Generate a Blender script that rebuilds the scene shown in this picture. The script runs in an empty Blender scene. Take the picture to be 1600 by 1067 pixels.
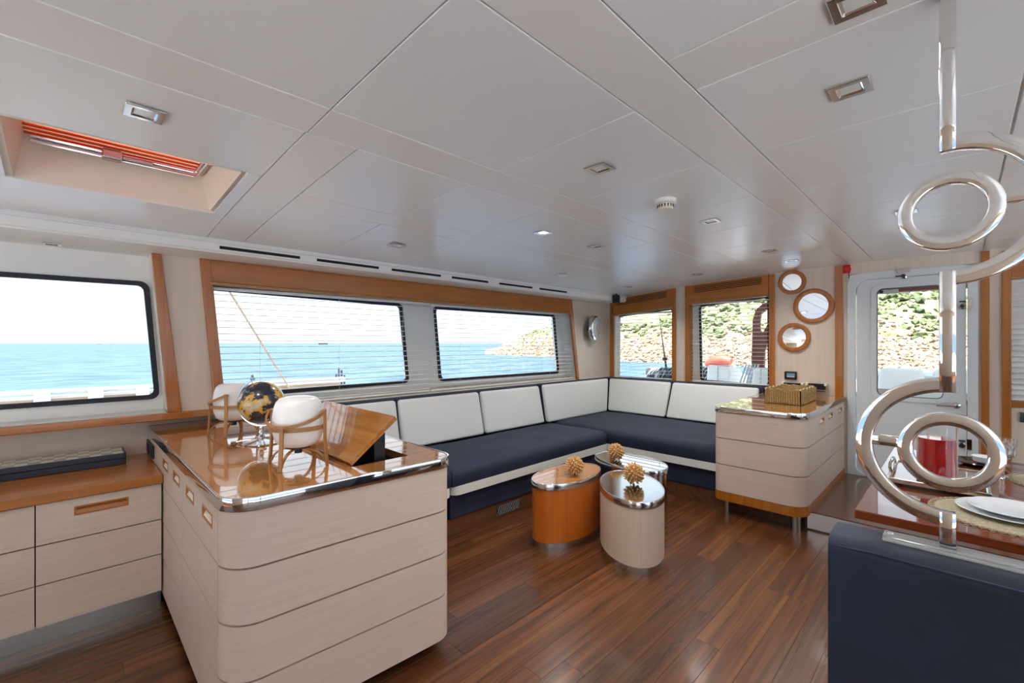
import bpy, bmesh, math, random
from mathutils import Vector, Matrix
from mathutils import noise as mnoise
random.seed(7)
scene = bpy.context.scene
COL = scene.collection
PI = math.pi
# ------------------------------------------------------------------ camera
F = 700.0; H = 1.45; S = math.sqrt(.5)
cam_d = bpy.data.cameras.new('camera'); cam_d.sensor_width = 36; cam_d.lens = 36*F/1600
cam_d.shift_y = 2.5/1600; cam_d.clip_end = 60000; cam_d.clip_start = .02
cam = bpy.data.objects.new('camera', cam_d); COL.objects.link(cam)
cam.location = (0, 0, H); cam.rotation_euler = (PI/2, 0, -PI/4); scene.camera = cam
# ------------------------------------------------------------------ world, sun, exposure
W = bpy.data.worlds.new('sky'); scene.world = W; W.use_nodes = True
nt = W.node_tree; nt.nodes.clear()
tc = nt.nodes.new('ShaderNodeTexCoord'); sx = nt.nodes.new('ShaderNodeSeparateXYZ'); rp = nt.nodes.new('ShaderNodeValToRGB')
bg = nt.nodes.new('ShaderNodeBackground'); wo = nt.nodes.new('ShaderNodeOutputWorld')
nt.links.new(tc.outputs['Generated'], sx.inputs[0]); nt.links.new(sx.outputs['Z'], rp.inputs[0])
nt.links.new(rp.outputs[0], bg.inputs[0]); nt.links.new(bg.outputs[0], wo.inputs[0])
rp.color_ramp.elements[0].position = 0.0; rp.color_ramp.elements[0].color = (.90, .95, 1, 1)
rp.color_ramp.elements[1].position = .8; rp.color_ramp.elements[1].color = (.62, .79, 1, 1)
bg.inputs[1].default_value = 1.05
sun_d = bpy.data.lights.new('sun', 'SUN'); sun_d.energy = 15; sun_d.angle = .02; sun_d.color = (1, .98, .95)
sun = bpy.data.objects.new('sun', sun_d); COL.objects.link(sun)
sun.rotation_euler = Vector((.40, .12, -1.0)).to_track_quat('-Z', 'Y').to_euler()
vs = scene.view_settings; vs.view_transform = 'Standard'; vs.look = 'None'; vs.gamma = 1; vs.use_curve_mapping = False
vs.exposure = 0.66
try:
    scene.cycles.max_bounces = 12; scene.cycles.diffuse_bounces = 6; scene.cycles.glossy_bounces = 6
    scene.cycles.transparent_max_bounces = 24; scene.cycles.transmission_bounces = 8
    scene.cycles.sample_clamp_indirect = 6; scene.cycles.caustics_reflective = False
except Exception: pass
SPOT_W = 24.0

# ------------------------------------------------------------------ pixel -> place helpers
def ray(px, py):
    u = (px-800)/F; return Vector(((1+u)*S, (1-u)*S, (536-py)/F))
def onz(px, py, z): a = ray(px, py); t = (z-H)/a.z; return Vector((a.x*t, a.y*t, z))
def onx(px, py, x): a = ray(px, py); t = x/a.x; return Vector((x, a.y*t, H+a.z*t))
def ony(px, py, y): a = ray(px, py); t = y/a.y; return Vector((a.x*t, y, H+a.z*t))
def zc(y): return 2.25-.0165*(y-.33)**2

# ------------------------------------------------------------------ materials
MATS = {}
def new_mat(name):
    m = bpy.data.materials.new(name); m.use_nodes = True; MATS[name] = m
    return m, m.node_tree, m.node_tree.nodes['Principled BSDF']
def mat(name, col, rough=.5, metal=0, coat=0, spec=.5, trans=0, ior=1.45, emit=None, estr=0, bump=0, bscale=200, sheen=0, var=0, vscale=(3,3,3), sss=0):
    m, t, b = new_mat(name)
    b.inputs['Base Color'].default_value = (*col, 1); b.inputs['Roughness'].default_value = rough
    b.inputs['Metallic'].default_value = metal; b.inputs['Coat Weight'].default_value = coat; b.inputs['Coat Roughness'].default_value = .03
    b.inputs['Specular IOR Level'].default_value = spec; b.inputs['Transmission Weight'].default_value = trans; b.inputs['IOR'].default_value = ior
    b.inputs['Sheen Weight'].default_value = sheen
    if emit: b.inputs['Emission Color'].default_value = (*emit, 1); b.inputs['Emission Strength'].default_value = estr
    if bump or var:
        c = t.nodes.new('ShaderNodeTexCoord')
    if bump:
        n = t.nodes.new('ShaderNodeTexNoise'); n.inputs['Scale'].default_value = bscale
        bp = t.nodes.new('ShaderNodeBump'); bp.inputs['Strength'].default_value = bump; bp.inputs['Distance'].default_value = .002
        t.links.new(c.outputs['Object'], n.inputs['Vector']); t.links.new(n.outputs['Fac'], bp.inputs['Height']); t.links.new(bp.outputs[0], b.inputs['Normal'])
    if var:
        mp = t.nodes.new('ShaderNodeMapping'); mp.inputs['Scale'].default_value = vscale
        n2 = t.nodes.new('ShaderNodeTexNoise'); n2.inputs['Scale'].default_value = 1; n2.inputs['Detail'].default_value = 5
        r = t.nodes.new('ShaderNodeValToRGB')
        r.color_ramp.elements[0].color = (*[c_*(1-var) for c_ in col], 1); r.color_ramp.elements[1].color = (*[min(1, c_*(1+var)) for c_ in col], 1)
        r.color_ramp.elements[0].position = .3; r.color_ramp.elements[1].position = .7
        t.links.new(c.outputs['Object'], mp.inputs[0]); t.links.new(mp.outputs[0], n2.inputs['Vector']); t.links.new(n2.outputs['Fac'], r.inputs[0]); t.links.new(r.outputs[0], b.inputs['Base Color'])
    return m
def wood(name, c0, c1, scale, rough=.4, coat=0, rnd=0, bump=.05, stretch=None, crough=.04):
    """grain along the axis whose scale is small"""
    m, t, b = new_mat(name)
    c = t.nodes.new('ShaderNodeTexCoord'); mp = t.nodes.new('ShaderNodeMapping'); mp.inputs['Scale'].default_value = scale
    t.links.new(c.outputs['Object'], mp.inputs[0])
    src = mp.outputs[0]
    oi = t.nodes.new('ShaderNodeObjectInfo')
    if rnd:
        ad = t.nodes.new('ShaderNodeVectorMath'); ad.operation = 'ADD'
        mu = t.nodes.new('ShaderNodeVectorMath'); mu.operation = 'SCALE'; mu.inputs['Scale'].default_value = 37
        cb = t.nodes.new('ShaderNodeCombineXYZ')
        for i in range(3): t.links.new(oi.outputs['Random'], cb.inputs[i])
        t.links.new(cb.outputs[0], mu.inputs[0]); t.links.new(mp.outputs[0], ad.inputs[0]); t.links.new(mu.outputs[0], ad.inputs[1]); src = ad.outputs[0]
    n = t.nodes.new('ShaderNodeTexNoise'); n.inputs['Scale'].default_value = 1; n.inputs['Detail'].default_value = 8; n.inputs['Roughness'].default_value = .62; n.inputs['Distortion'].default_value = .6
    t.links.new(src, n.inputs['Vector'])
    r = t.nodes.new('ShaderNodeValToRGB'); r.color_ramp.elements[0].color = (*c0, 1); r.color_ramp.elements[1].color = (*c1, 1)
    r.color_ramp.elements[0].position = .3; r.color_ramp.elements[1].position = .7
    t.links.new(n.outputs['Fac'], r.inputs[0]); out = r.outputs[0]
    if rnd:
        hv = t.nodes.new('ShaderNodeHueSaturation')
        mr = t.nodes.new('ShaderNodeMapRange'); mr.inputs['To Min'].default_value = 1-rnd; mr.inputs['To Max'].default_value = 1+rnd
        t.links.new(oi.outputs['Random'], mr.inputs['Value']); t.links.new(mr.outputs[0], hv.inputs['Value']); t.links.new(out, hv.inputs['Color']); out = hv.outputs[0]
    t.links.new(out, b.inputs['Base Color'])
    b.inputs['Roughness'].default_value = rough; b.inputs['Coat Weight'].default_value = coat; b.inputs['Coat Roughness'].default_value = crough
    if bump:
        bp = t.nodes.new('ShaderNodeBump'); bp.inputs['Strength'].default_value = bump; bp.inputs['Distance'].default_value = .002
        t.links.new(n.outputs['Fac'], bp.inputs['Height']); t.links.new(bp.outputs[0], b.inputs['Normal'])
    return m
wood('oak_pale', (.60,.475,.385), (.68,.555,.46), (2.2,2.2,130), .38, bump=.04)
wood('oak_pale_v', (.58,.455,.36), (.68,.55,.45), (110,110,1.6), .4, bump=.04)
wood('oak_wall', (.66,.56,.45), (.74,.64,.53), (40,40,1.0), .5, bump=.03)
wood('teak', (.33,.10,.008), (.50,.175,.016), (2,14,30), .3, coat=.5)
wood('teak_v', (.33,.095,.007), (.48,.165,.014), (40,40,1.5), .3, coat=.5)
wood('teak_x', (.33,.10,.008), (.50,.175,.016), (1.2,22,22), .3, coat=.5)
wood('teak_y', (.33,.10,.008), (.50,.175,.016), (22,1.2,22), .3, coat=.5)
wood('teak_lacquer', (.30,.115,.022), (.50,.215,.055), (1.0,26,26), .12, coat=1, bump=0, crough=.01)
wood('teak_lacquer_y', (.34,.13,.025), (.56,.25,.07), (26,1.0,26), .12, coat=1, bump=0, crough=.01)
wood('walnut', (.046,.015,.005), (.16,.056,.018), (.9,26,26), .27, coat=.12, rnd=.28, bump=.03, crough=.12)
wood('walnut_plain', (.085,.032,.014), (.15,.062,.028), (.9,20,20), .25, coat=.25, bump=.03, crough=.12)
wood('mahogany', (.12,.022,.006), (.18,.038,.010), (16,1,16), .15, coat=1, bump=0, crough=.01)
wood('beech', (.34,.155,.05), (.46,.23,.085), (20,20,3), .4, bump=.02)
mat('ceiling_panel', (.82,.845,.86), .24, spec=.5)
mat('ceiling_base', (.78,.74,.68), .5)
mat('ceiling_strip', (.82,.82,.81), .24)
mat('ivory', (.80,.74,.62), .45)
mat('white_paint', (.82,.82,.79), .35)
mat('white_plastic', (.82,.81,.76), .35)
mat('door_white', (.70,.735,.74), .3)
mat('blind_white', (.84,.85,.82), .4)
mat('slat_white', (.86,.88,.86), .35)
mat('cord_white', (.85,.85,.83), .7)
mat('navy', (.010,.016,.040), .75, sheen=.03, bump=.25, bscale=420, var=.25, vscale=(6,6,6))
mat('navy_velvet', (.010,.015,.036), .8, sheen=.12, bump=.2, bscale=500, var=.35, vscale=(5,5,5))
mat('white_leather', (.66,.665,.65), .5, bump=.1, bscale=350)
mat('strip_white', (.72,.70,.65), .4)
mat('chrome', (.80,.78,.77), .04, metal=1)
mat('chrome_soft', (.72,.71,.71), .16, metal=1)
mat('steel', (.58,.57,.56), .25, metal=1)
mat('polished_steel_top', (.82,.83,.84), .12, metal=1)
mat('mirror', (.86,.86,.86), .01, metal=1)
mat('black', (.012,.012,.014), .4)
mat('gasket', (.012,.013,.02), .45)
mat('dark_slot', (.008,.008,.008), .8)
mat('dark_brown', (.045,.018,.010), .35)
mat('opal', (.90,.90,.88), .28, spec=.5, coat=.3)
mat('acrylic', (.9,.92,.92), .05, trans=.85, ior=1.49)
mat('crystal', (.97,.98,1), .01, trans=1, ior=1.52)
mat('clear_glass', (1,1,1), .0, trans=1, ior=1.3)
mat('juice', (.50,.012,.015), .05, spec=.5, coat=.6)
mat('porcelain', (.78,.81,.83), .15, coat=.3)
mat('porcelain_dark', (.03,.02,.018), .15, coat=.5)
mat('straw', (.40,.28,.12), .8, bump=.8, bscale=260, var=.3, vscale=(60,60,60))
mat('mat_weave', (.40,.345,.23), .8, bump=1, bscale=180, var=.25, vscale=(90,90,20))
mat('shell', (.64,.38,.16), .6, var=.3, vscale=(25,25,25))
mat('box_navy', (.014,.016,.03), .35)
mat('pearl', (.62,.58,.46), .25, coat=.4)
mat('pearl_dark', (.36,.34,.27), .25, coat=.4)
mat('dial_grey', (.42,.42,.41), .3)
mat('red_plastic', (.55,.02,.02), .35)
mat('orange_fabric', (.88,.17,.02), .8, spec=.1)
_t = MATS['orange_fabric'].node_tree; _b = _t.nodes['Principled BSDF']; _tr = _t.nodes.new('ShaderNodeBsdfTranslucent'); _tr.inputs[0].default_value = (.9,.22,.02,1)
_mx = _t.nodes.new('ShaderNodeMixShader'); _mx.inputs[0].default_value = .05
_t.links.new(_b.outputs[0], _mx.inputs[1]); _t.links.new(_tr.outputs[0], _mx.inputs[2]); _t.links.new(_mx.outputs[0], _t.nodes['Material Output'].inputs[0])
mat('silver', (.75,.73,.69), .12, metal=1)
mat('lens', (.75,.78,.75), .15, spec=.6)
mat('lamp_on', (.9,.9,.9), .2, emit=(1,.95,.85), estr=4)
mat('deck', (.78,.80,.81), .6)
mat('boat_white', (.62,.64,.66), .4)
mat('canvas', (.82,.82,.80), .8)
mat('beige_board', (.36,.28,.21), .5)
mat('rail_grey', (.42,.47,.52), .3)
mat('rust_brown', (.16,.045,.03), .6)
mat('net_black', (.03,.03,.032), .9, bump=1, bscale=60, var=.5, vscale=(40,40,40))
mat('hull_dark', (.03,.035,.05), .5)
mat('far_land_haze', (.62,.74,.86), 1, spec=0)  # pale blue carries painted aerial haze
mat('dark_wood_out', (.10,.05,.025), .5)
# thin window glass
def glass_mat():
    m, t, b = new_mat('pane_glass'); t.nodes.remove(b)
    o = t.nodes['Material Output']; tr = t.nodes.new('ShaderNodeBsdfTransparent'); gl = t.nodes.new('ShaderNodeBsdfGlossy'); mx = t.nodes.new('ShaderNodeMixShader')
    gl.inputs['Roughness'].default_value = 0; tr.inputs[0].default_value = (.97,.985,.98,1)
    lw = t.nodes.new('ShaderNodeFresnel'); lw.inputs['IOR'].default_value = 1.25
    t.links.new(lw.outputs[0], mx.inputs[0]); t.links.new(tr.outputs[0], mx.inputs[1]); t.links.new(gl.outputs[0], mx.inputs[2]); t.links.new(mx.outputs[0], o.inputs[0])
glass_mat()
def globe_mat():
    m, t, b = new_mat('globe_map')
    c = t.nodes.new('ShaderNodeTexCoord'); n = t.nodes.new('ShaderNodeTexNoise'); n.inputs['Scale'].default_value = 9; n.inputs['Detail'].default_value = 7; n.inputs['Roughness'].default_value = .6
    r = t.nodes.new('ShaderNodeValToRGB'); r.color_ramp.interpolation = 'CONSTANT'
    e = r.color_ramp.elements; e[0].color = (.016,.019,.035,1); e[1].position = .49; e[1].color = (.10,.13,.13,1)
    for p, col in ((.505,(.66,.36,.035)),(.56,(.42,.47,.40)),(.59,(.62,.52,.33)),(.64,(.55,.25,.05))):
        k = e.new(p); k.color = (*col, 1)
    t.links.new(c.outputs['Object'], n.inputs['Vector']); t.links.new(n.outputs['Fac'], r.inputs[0]); t.links.new(r.outputs[0], b.inputs['Base Color'])
    b.inputs['Roughness'].default_value = .25; b.inputs['Coat Weight'].default_value = .4
globe_mat()
def sea_mat():
    m, t, b = new_mat('sea_water')
    c = t.nodes.new('ShaderNodeTexCoord'); mp = t.nodes.new('ShaderNodeMapping'); mp.inputs['Scale'].default_value = (.22,.5,1); mp.inputs['Rotation'].default_value = (0,0,.5)
    n = t.nodes.new('ShaderNodeTexNoise'); n.inputs['Scale'].default_value = 1; n.inputs['Detail'].default_value = 6; n.inputs['Roughness'].default_value = .65
    t.links.new(c.outputs['Object'], mp.inputs[0]); t.links.new(mp.outputs[0], n.inputs['Vector'])
    bp = t.nodes.new('ShaderNodeBump'); bp.inputs['Strength'].default_value = .7; bp.inputs['Distance'].default_value = .6
    t.links.new(n.outputs['Fac'], bp.inputs['Height']); t.links.new(bp.outputs[0], b.inputs['Normal'])
    r = t.nodes.new('ShaderNodeValToRGB'); r.color_ramp.elements[0].color = (.050,.085,.145,1); r.color_ramp.elements[1].color = (.105,.155,.22,1)
    r.color_ramp.elements[0].position = .35; r.color_ramp.elements[1].position = .65
    t.links.new(n.outputs['Fac'], r.inputs[0]); t.links.new(r.outputs[0], b.inputs['Base Color'])
    b.inputs['Roughness'].default_value = .5; b.inputs['Specular IOR Level'].default_value = 0.0
sea_mat()
def hill_mat():
    m, t, b = new_mat('hill_ground')
    c = t.nodes.new('ShaderNodeTexCoord'); n = t.nodes.new('ShaderNodeTexNoise'); n.inputs['Scale'].default_value = .35; n.inputs['Detail'].default_value = 10; n.inputs['Roughness'].default_value = .72
    n2 = t.nodes.new('ShaderNodeTexNoise'); n2.inputs['Scale'].default_value = .09; n2.inputs['Detail'].default_value = 6
    t.links.new(c.outputs['Object'], n.inputs['Vector']); t.links.new(c.outputs['Object'], n2.inputs['Vector'])
    rock = t.nodes.new('ShaderNodeValToRGB'); e = rock.color_ramp.elements
    e[0].position = .34; e[0].color = (.12,.065,.045,1); e[1].position = .68; e[1].color = (.36,.31,.25,1); k = e.new(.5); k.color = (.26,.18,.125,1)
    grn = t.nodes.new('ShaderNodeValToRGB'); e = grn.color_ramp.elements
    e[0].position = .35; e[0].color = (.085,.105,.05,1); e[1].position = .66; e[1].color = (.30,.29,.19,1)
    t.links.new(n.outputs['Fac'], rock.inputs[0]); t.links.new(n.outputs['Fac'], grn.inputs[0])
    sp = t.nodes.new('ShaderNodeSeparateXYZ'); t.links.new(c.outputs['Object'], sp.inputs[0])
    mr = t.nodes.new('ShaderNodeMapRange'); mr.inputs['From Min'].default_value = 1.0; mr.inputs['From Max'].default_value = 5.5
    ad = t.nodes.new('ShaderNodeMath'); ad.operation = 'MULTIPLY_ADD'; ad.inputs[1].default_value = 9; 
    su = t.nodes.new('ShaderNodeMath'); su.operation = 'SUBTRACT'; su.inputs[1].default_value = 4.5
    t.links.new(sp.outputs['Z'], su.inputs[0]); t.links.new(n2.outputs['Fac'], ad.inputs[0]); t.links.new(su.outputs[0], ad.inputs[2]); t.links.new(ad.outputs[0], mr.inputs['Value'])
    mx = t.nodes.new('ShaderNodeMixRGB'); t.links.new(mr.outputs[0], mx.inputs[0]); t.links.new(rock.outputs[0], mx.inputs[1]); t.links.new(grn.outputs[0], mx.inputs[2])
    t.links.new(mx.outputs[0], b.inputs['Base Color']); b.inputs['Roughness'].default_value = 1; b.inputs['Specular IOR Level'].default_value = .1
hill_mat()
mat('scrub', (.12,.145,.075), 1, spec=.1, var=.55, vscale=(.5,.5,.5))
mat('rock', (.29,.22,.165), 1, spec=.1, var=.45, vscale=(.6,.6,.6))

# ------------------------------------------------------------------ mesh helpers
def wloc(o):
    v = Vector((0,0,0))
    while o is not None: v = v+o.location; o = o.parent
    return v
def obj(name, bm, m, parent=None, smooth=False, bev=0, seg=2, local=False):
    bmesh.ops.recalc_face_normals(bm, faces=bm.faces[:])
    if parent is not None and not local:
        bmesh.ops.translate(bm, verts=bm.verts[:], vec=-wloc(parent))
    if bev: 
        es = [e for e in bm.edges if len(e.link_faces) == 2 and e.calc_face_angle(0) > .5]
        bmesh.ops.bevel(bm, geom=es, offset=bev, segments=seg, affect='EDGES', profile=.5, clamp_overlap=True)
    me = bpy.data.meshes.new(name); bm.to_mesh(me); bm.free()
    me.materials.append(MATS[m] if isinstance(m, str) else m)
    if smooth:
        for p in me.polygons: p.use_smooth = True
        try: me.set_sharp_from_angle(angle=math.radians(40))
        except Exception: pass
    o = bpy.data.objects.new(name, me); COL.objects.link(o)
    if parent is not None: o.parent = parent
    return o
def tag(o, label, cat, group=None, kind=None):
    o['label'] = label; o['category'] = cat
    if group: o['group'] = group
    if kind: o['kind'] = kind
    return o
def thing(name, label, cat, loc=(0,0,0), rz=0, group=None):
    o = bpy.data.objects.new(name, None); COL.objects.link(o); o.empty_display_size = .1
    o.location = loc; o.rotation_euler = (0,0,rz)
    return tag(o, label, cat, group)
def struct(name, label=None, bm=None, m=None, loc=(0,0,0), **k):
    if bm is None:
        o = bpy.data.objects.new(name, None); COL.objects.link(o); o.location = loc
    else: o = obj(name, bm, m, **k)
    o['kind'] = 'structure'
    if label: o['label'] = label
    return o
def dup(root, loc, rz=None, label=None):
    r = root.copy(); COL.objects.link(r); r.location = loc
    if rz is not None: r.rotation_euler = (0,0,rz)
    if label: r['label'] = label
    for ch in list(root.children):
        c = ch.copy(); COL.objects.link(c); c.parent = r
        for g in list(ch.children):
            d = g.copy(); COL.objects.link(d); d.parent = c
    return r
def NB(): return bmesh.new()
def hexa(bm, p):   # p: 4 bottom, 4 top (same order)
    v = [bm.verts.new(q) for q in p]
    for f in ((3,2,1,0),(4,5,6,7),(0,1,5,4),(1,2,6,5),(2,3,7,6),(3,0,4,7)): bm.faces.new([v[i] for i in f])
    return bm
def box(x0,x1,y0,y1,z0,z1, bm=None):
    bm = bm or NB()
    return hexa(bm, [(x0,y0,z0),(x1,y0,z0),(x1,y1,z0),(x0,y1,z0),(x0,y0,z1),(x1,y0,z1),(x1,y1,z1),(x0,y1,z1)])
def fill(outer, holes, fn, vec, bm=None):
    """2D outline with holes -> solid; fn maps 2D to 3D, vec is the extrusion"""
    bm = bm or NB(); es = []
    for lp in [outer]+list(holes):
        vs_ = [bm.verts.new(fn(*p)) for p in lp]
        for i in range(len(vs_)): es.append(bm.edges.new((vs_[i], vs_[(i+1) % len(vs_)])))
    r = bmesh.ops.triangle_fill(bm, use_beauty=True, use_dissolve=False, edges=es)
    fs = [g for g in r['geom'] if isinstance(g, bmesh.types.BMFace)]
    e = bmesh.ops.extrude_face_region(bm, geom=fs, use_keep_orig=True)
    bmesh.ops.translate(bm, verts=[g for g in e['geom'] if isinstance(g, bmesh.types.BMVert)], vec=vec)
    return bm
def rounded(pts, r, n=5):
    out = []; N = len(pts)
    rr = r if isinstance(r, (list, tuple)) else [r]*N
    for i in range(N):
        p = Vector(pts[i][:2]); a = Vector(pts[i-1][:2]); b = Vector(pts[(i+1) % N][:2])
        if rr[i] <= 0: out.append((p.x, p.y)); continue
        da = (a-p).normalized(); db = (b-p).normalized()
        q0 = p+da*rr[i]; q1 = p+db*rr[i]
        for k in range(n+1):
            t = k/n; q = q0*(1-t)**2*1+p*2*t*(1-t)*1+q1*t*t
            # circle-like weighting
            w = .7071; den = (1-t)**2+2*t*(1-t)*w+t*t
            q = (q0*(1-t)**2+p*2*t*(1-t)*w+q1*t*t)/den
            out.append((q.x, q.y))
    return out
def prism(pts, z0, z1, bm=None):
    bm = bm or NB()
    a = [bm.verts.new((x,y,z0)) for x,y in pts]; b = [bm.verts.new((x,y,z1)) for x,y in pts]
    bm.faces.new(a[::-1]); bm.faces.new(b)
    for i in range(len(a)):
        j = (i+1) % len(a); bm.faces.new((a[i], a[j], b[j], b[i]))
    return bm
def lathe(prof, n=32, c=(0,0,0), sx=1, sy=1, rz=0, bm=None, cap=True):
    bm = bm or NB(); rings = []
    for r, z in prof:
        ring = []
        for k in range(n):
            a = 2*PI*k/n; x = r*sx*math.cos(a); y = r*sy*math.sin(a)
            ring.append(bm.verts.new((c[0]+x*math.cos(rz)-y*math.sin(rz), c[1]+x*math.sin(rz)+y*math.cos(rz), c[2]+z)))
        rings.append(ring)
    for a, b in zip(rings, rings[1:]):
        for k in range(n): bm.faces.new((a[k], a[(k+1) % n], b[(k+1) % n], b[k]))
    if cap: bm.faces.new(rings[0][::-1]); bm.faces.new(rings[-1])
    return bm
def tube(pts, r, n=8, bm=None, closed=False):
    bm = bm or NB(); pts = [Vector(p) for p in pts]; rings = []; N = len(pts)
    up = None
    for i, p in enumerate(pts):
        if closed: d = pts[(i+1) % N]-pts[i-1]
        else: d = pts[min(i+1,N-1)]-pts[max(i-1,0)]
        d.normalize()
        if up is None: up = Vector((0,0,1)) if abs(d.z) < .9 else Vector((1,0,0))
        s = d.cross(up).normalized(); up = s.cross(d).normalized()
        rad = r[i] if isinstance(r, (list,tuple)) else r
        rings.append([bm.verts.new(p+(s*math.cos(2*PI*k/n)+up*math.sin(2*PI*k/n))*rad) for k in range(n)])
    for i in range(N if closed else N-1):
        a = rings[i]; b = rings[(i+1) % N]
        for k in range(n): bm.faces.new((a[k], a[(k+1) % n], b[(k+1) % n], b[k]))
    if not closed: bm.faces.new(rings[0][::-1]); bm.faces.new(rings[-1])
    return bm
def ribbon(pts, w, th, wdir, bm=None, closed=False):
    """bar of rectangular section along pts; wdir(i) = width direction"""
    bm = bm or NB(); pts = [Vector(p) for p in pts]; rings = []; N = len(pts)
    for i, p in enumerate(pts):
        d = (pts[(i+1) % N]-pts[i-1]) if closed else (pts[min(i+1,N-1)]-pts[max(i-1,0)])
        d.normalize(); wv = Vector(wdir(i)) if callable(wdir) else Vector(wdir)
        wv = (wv-d*wv.dot(d)).normalized(); nv = d.cross(wv).normalized()
        rings.append([bm.verts.new(p+wv*a*w/2+nv*b*th/2) for a,b in ((-1,-1),(1,-1),(1,1),(-1,1))])
    for i in range(N if closed else N-1):
        a = rings[i]; b = rings[(i+1) % N]
        for k in range(4): bm.faces.new((a[k], a[(k+1) % 4], b[(k+1) % 4], b[k]))
    if not closed: bm.faces.new(rings[0][::-1]); bm.faces.new(rings[-1])
    return bm
def ring_x(R, r, n, c, t):   # flat ring in plane X=const, thickness t in X
    o = [(c[1]+R*math.cos(2*PI*k/n), c[2]+R*math.sin(2*PI*k/n)) for k in range(n)]
    i = [(c[1]+r*math.cos(2*PI*k/n), c[2]+r*math.sin(2*PI*k/n)) for k in range(n)]
    return fill(o, [i], lambda a,b: (c[0],a,b), (t,0,0))
def ngon_x(pts, x0, x1):
    return fill(pts, [], lambda a,b: (x0,a,b), (x1-x0,0,0))

# ================================================================== THE PLACE
YW = 3.63; XB = 5.57; XR = -2.6; YR = -2.97; ZP = .14
RX = 4.1; RY = 2.68            # risers of the raised floor
# ---- floor: planks laid along X
sub = struct('floor', 'dark walnut plank floor of the saloon', box(XR, RX+.02, YR, 3.8, -.06, -.012), 'dark_brown')
pw = .118; rows = int((3.78-YR)/pw); cnt = 0
LENS = (1.45, 1.75, 2.05)
pm = {}
for L in LENS:
    o = obj('plank', box(0, L-.0012, 0, pw-.0010, -.012, 0), 'walnut', bev=.0004, seg=1); pm[L] = o.data; bpy.data.objects.remove(o)
for r in range(rows):
    y = YR+r*pw; x = XR-random.random()*1.4; first = True
    while x < RX:
        L = random.choice(LENS)
        if x+L > RX+.01: L_ = L
        o = bpy.data.objects.new('plank', pm[L]); COL.objects.link(o); o.parent = sub; o.location = (x, y, 0); cnt += 1
        x += L
# the planks run on under the raised floor, which covers their ends
# ---- raised floor (L-shape behind sofas and to the door)
bm = box(RX, XB+.02, YR, 3.8, -.02, ZP)
struct('floor_step', 'raised brown floor step in front of the door and sofa', bm, 'walnut_plain')
bm = box(1.3, RX, RY, 3.8, -.02, ZP)
struct('floor_plinth', 'raised brown plinth under the long sofa', bm, 'walnut_plain')
struct('trim_1', 'polished steel face of the floor step', box(RX-.006, RX, YR, .84, .012, ZP-.006), 'chrome_soft')
# vent in the plinth
vt = thing('floor_vent', 'small mesh air vent in the plinth below the long sofa', 'vent', (2.62, RY, .03))
obj('mesh_back', box(2.50, 2.78, RY-.003, RY, .035, .115), 'dark_slot', vt)
bm = NB()
for i in range(15):
    for s in (-1, 1):
        x = 2.50+i*.02
        a = (x, RY-.004, .035) if s > 0 else (x, RY-.004, .115)
        b = (x+.04, RY-.004, .115) if s > 0 else (x+.04, RY-.004, .035)
        if b[0] <= 2.785: tube([a, b], .0013, 4, bm)
obj('wire_mesh', bm, 'dial_grey', vt)

# ---- left wall with its openings
fy = lambda y: (lambda a, b: (a, y, b))
fx = lambda x: (lambda a, b: (x, a, b))
hole1 = [(-2.1,1.0),(.475,1.0),(.391,2.03),(-2.1,2.03)]
hole2 = [(.80,.955),(4.86,.955),(4.70,2.0),(.662,2.0)]
bm = fill([(XR,.955),(XB+.1,.955),(XB+.1,2.14),(XR,2.14)], [hole1, [(.80,.965),(4.86,.965),(4.70,2.03),(.662,2.03)]], fy(YW), (0,.03,0))
struct('wall_left', 'pale limed wood wall with the long windows', bm, 'oak_wall')
struct('wall_left_lower', 'pale panelling below the left windows', box(XR, XB+.1, 3.75, 3.80, 0, 1.0), 'oak_pale')
struct('trim_2', 'varnished wooden sill band under the left window', box(XR, .735, YW-.035, 3.75, .955, 1.0), 'teak_x', bev=.006)
struct('trim_3', 'sill board behind the long sofa', box(.737, XB, YW-.02, 3.75, .93, .964), 'white_paint')
# outer skin closing the gap between wall and glass plane
YG = 3.80
p1 = [ony(*p, YG) for p in ((0,431),(229,443),(246,620),(0,636))]
g1 = [(-1.75, p1[3].z-.004), (p1[2].x, p1[2].z), (p1[1].x, p1[1].z), (-1.75, p1[0].z)]
g2p = [ony(*p, YG) for p in ((331,452),(626,476),(637,596),(346,612))]
g2 = [(g2p[3].x-.02, g2p[2].z-.02),(g2p[2].x, g2p[2].z),(g2p[1].x, g2p[1].z),(g2p[0].x-.06, g2p[0].z+.01)]
g3p = [ony(*p, YG) for p in ((678,480),(865,493),(872,586),(687,594))]
g3 = [(g3p[3].x, g3p[3].z),(g3p[2].x, g3p[3].z-.01),(g3p[1].x, g3p[0].z),(g3p[0].x, g3p[0].z)]
bm = fill([(XR,.9),(XB+.1,.9),(XB+.1,2.3),(XR,2.3)], [rounded(g1,.04), rounded(g2,.04), rounded(g3,.04)], fy(YG), (0,.05,0))
struct('wall_left_outer', 'white outer window panel behind the blinds', bm, 'white_paint')
def scaled(pts, d):
    cx = sum(p[0] for p in pts)/4; cy = sum(p[1] for p in pts)/4
    return [(p[0]+(d if p[0] > cx else -d), p[1]+(d if p[1] > cy else -d)) for p in pts]
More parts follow.
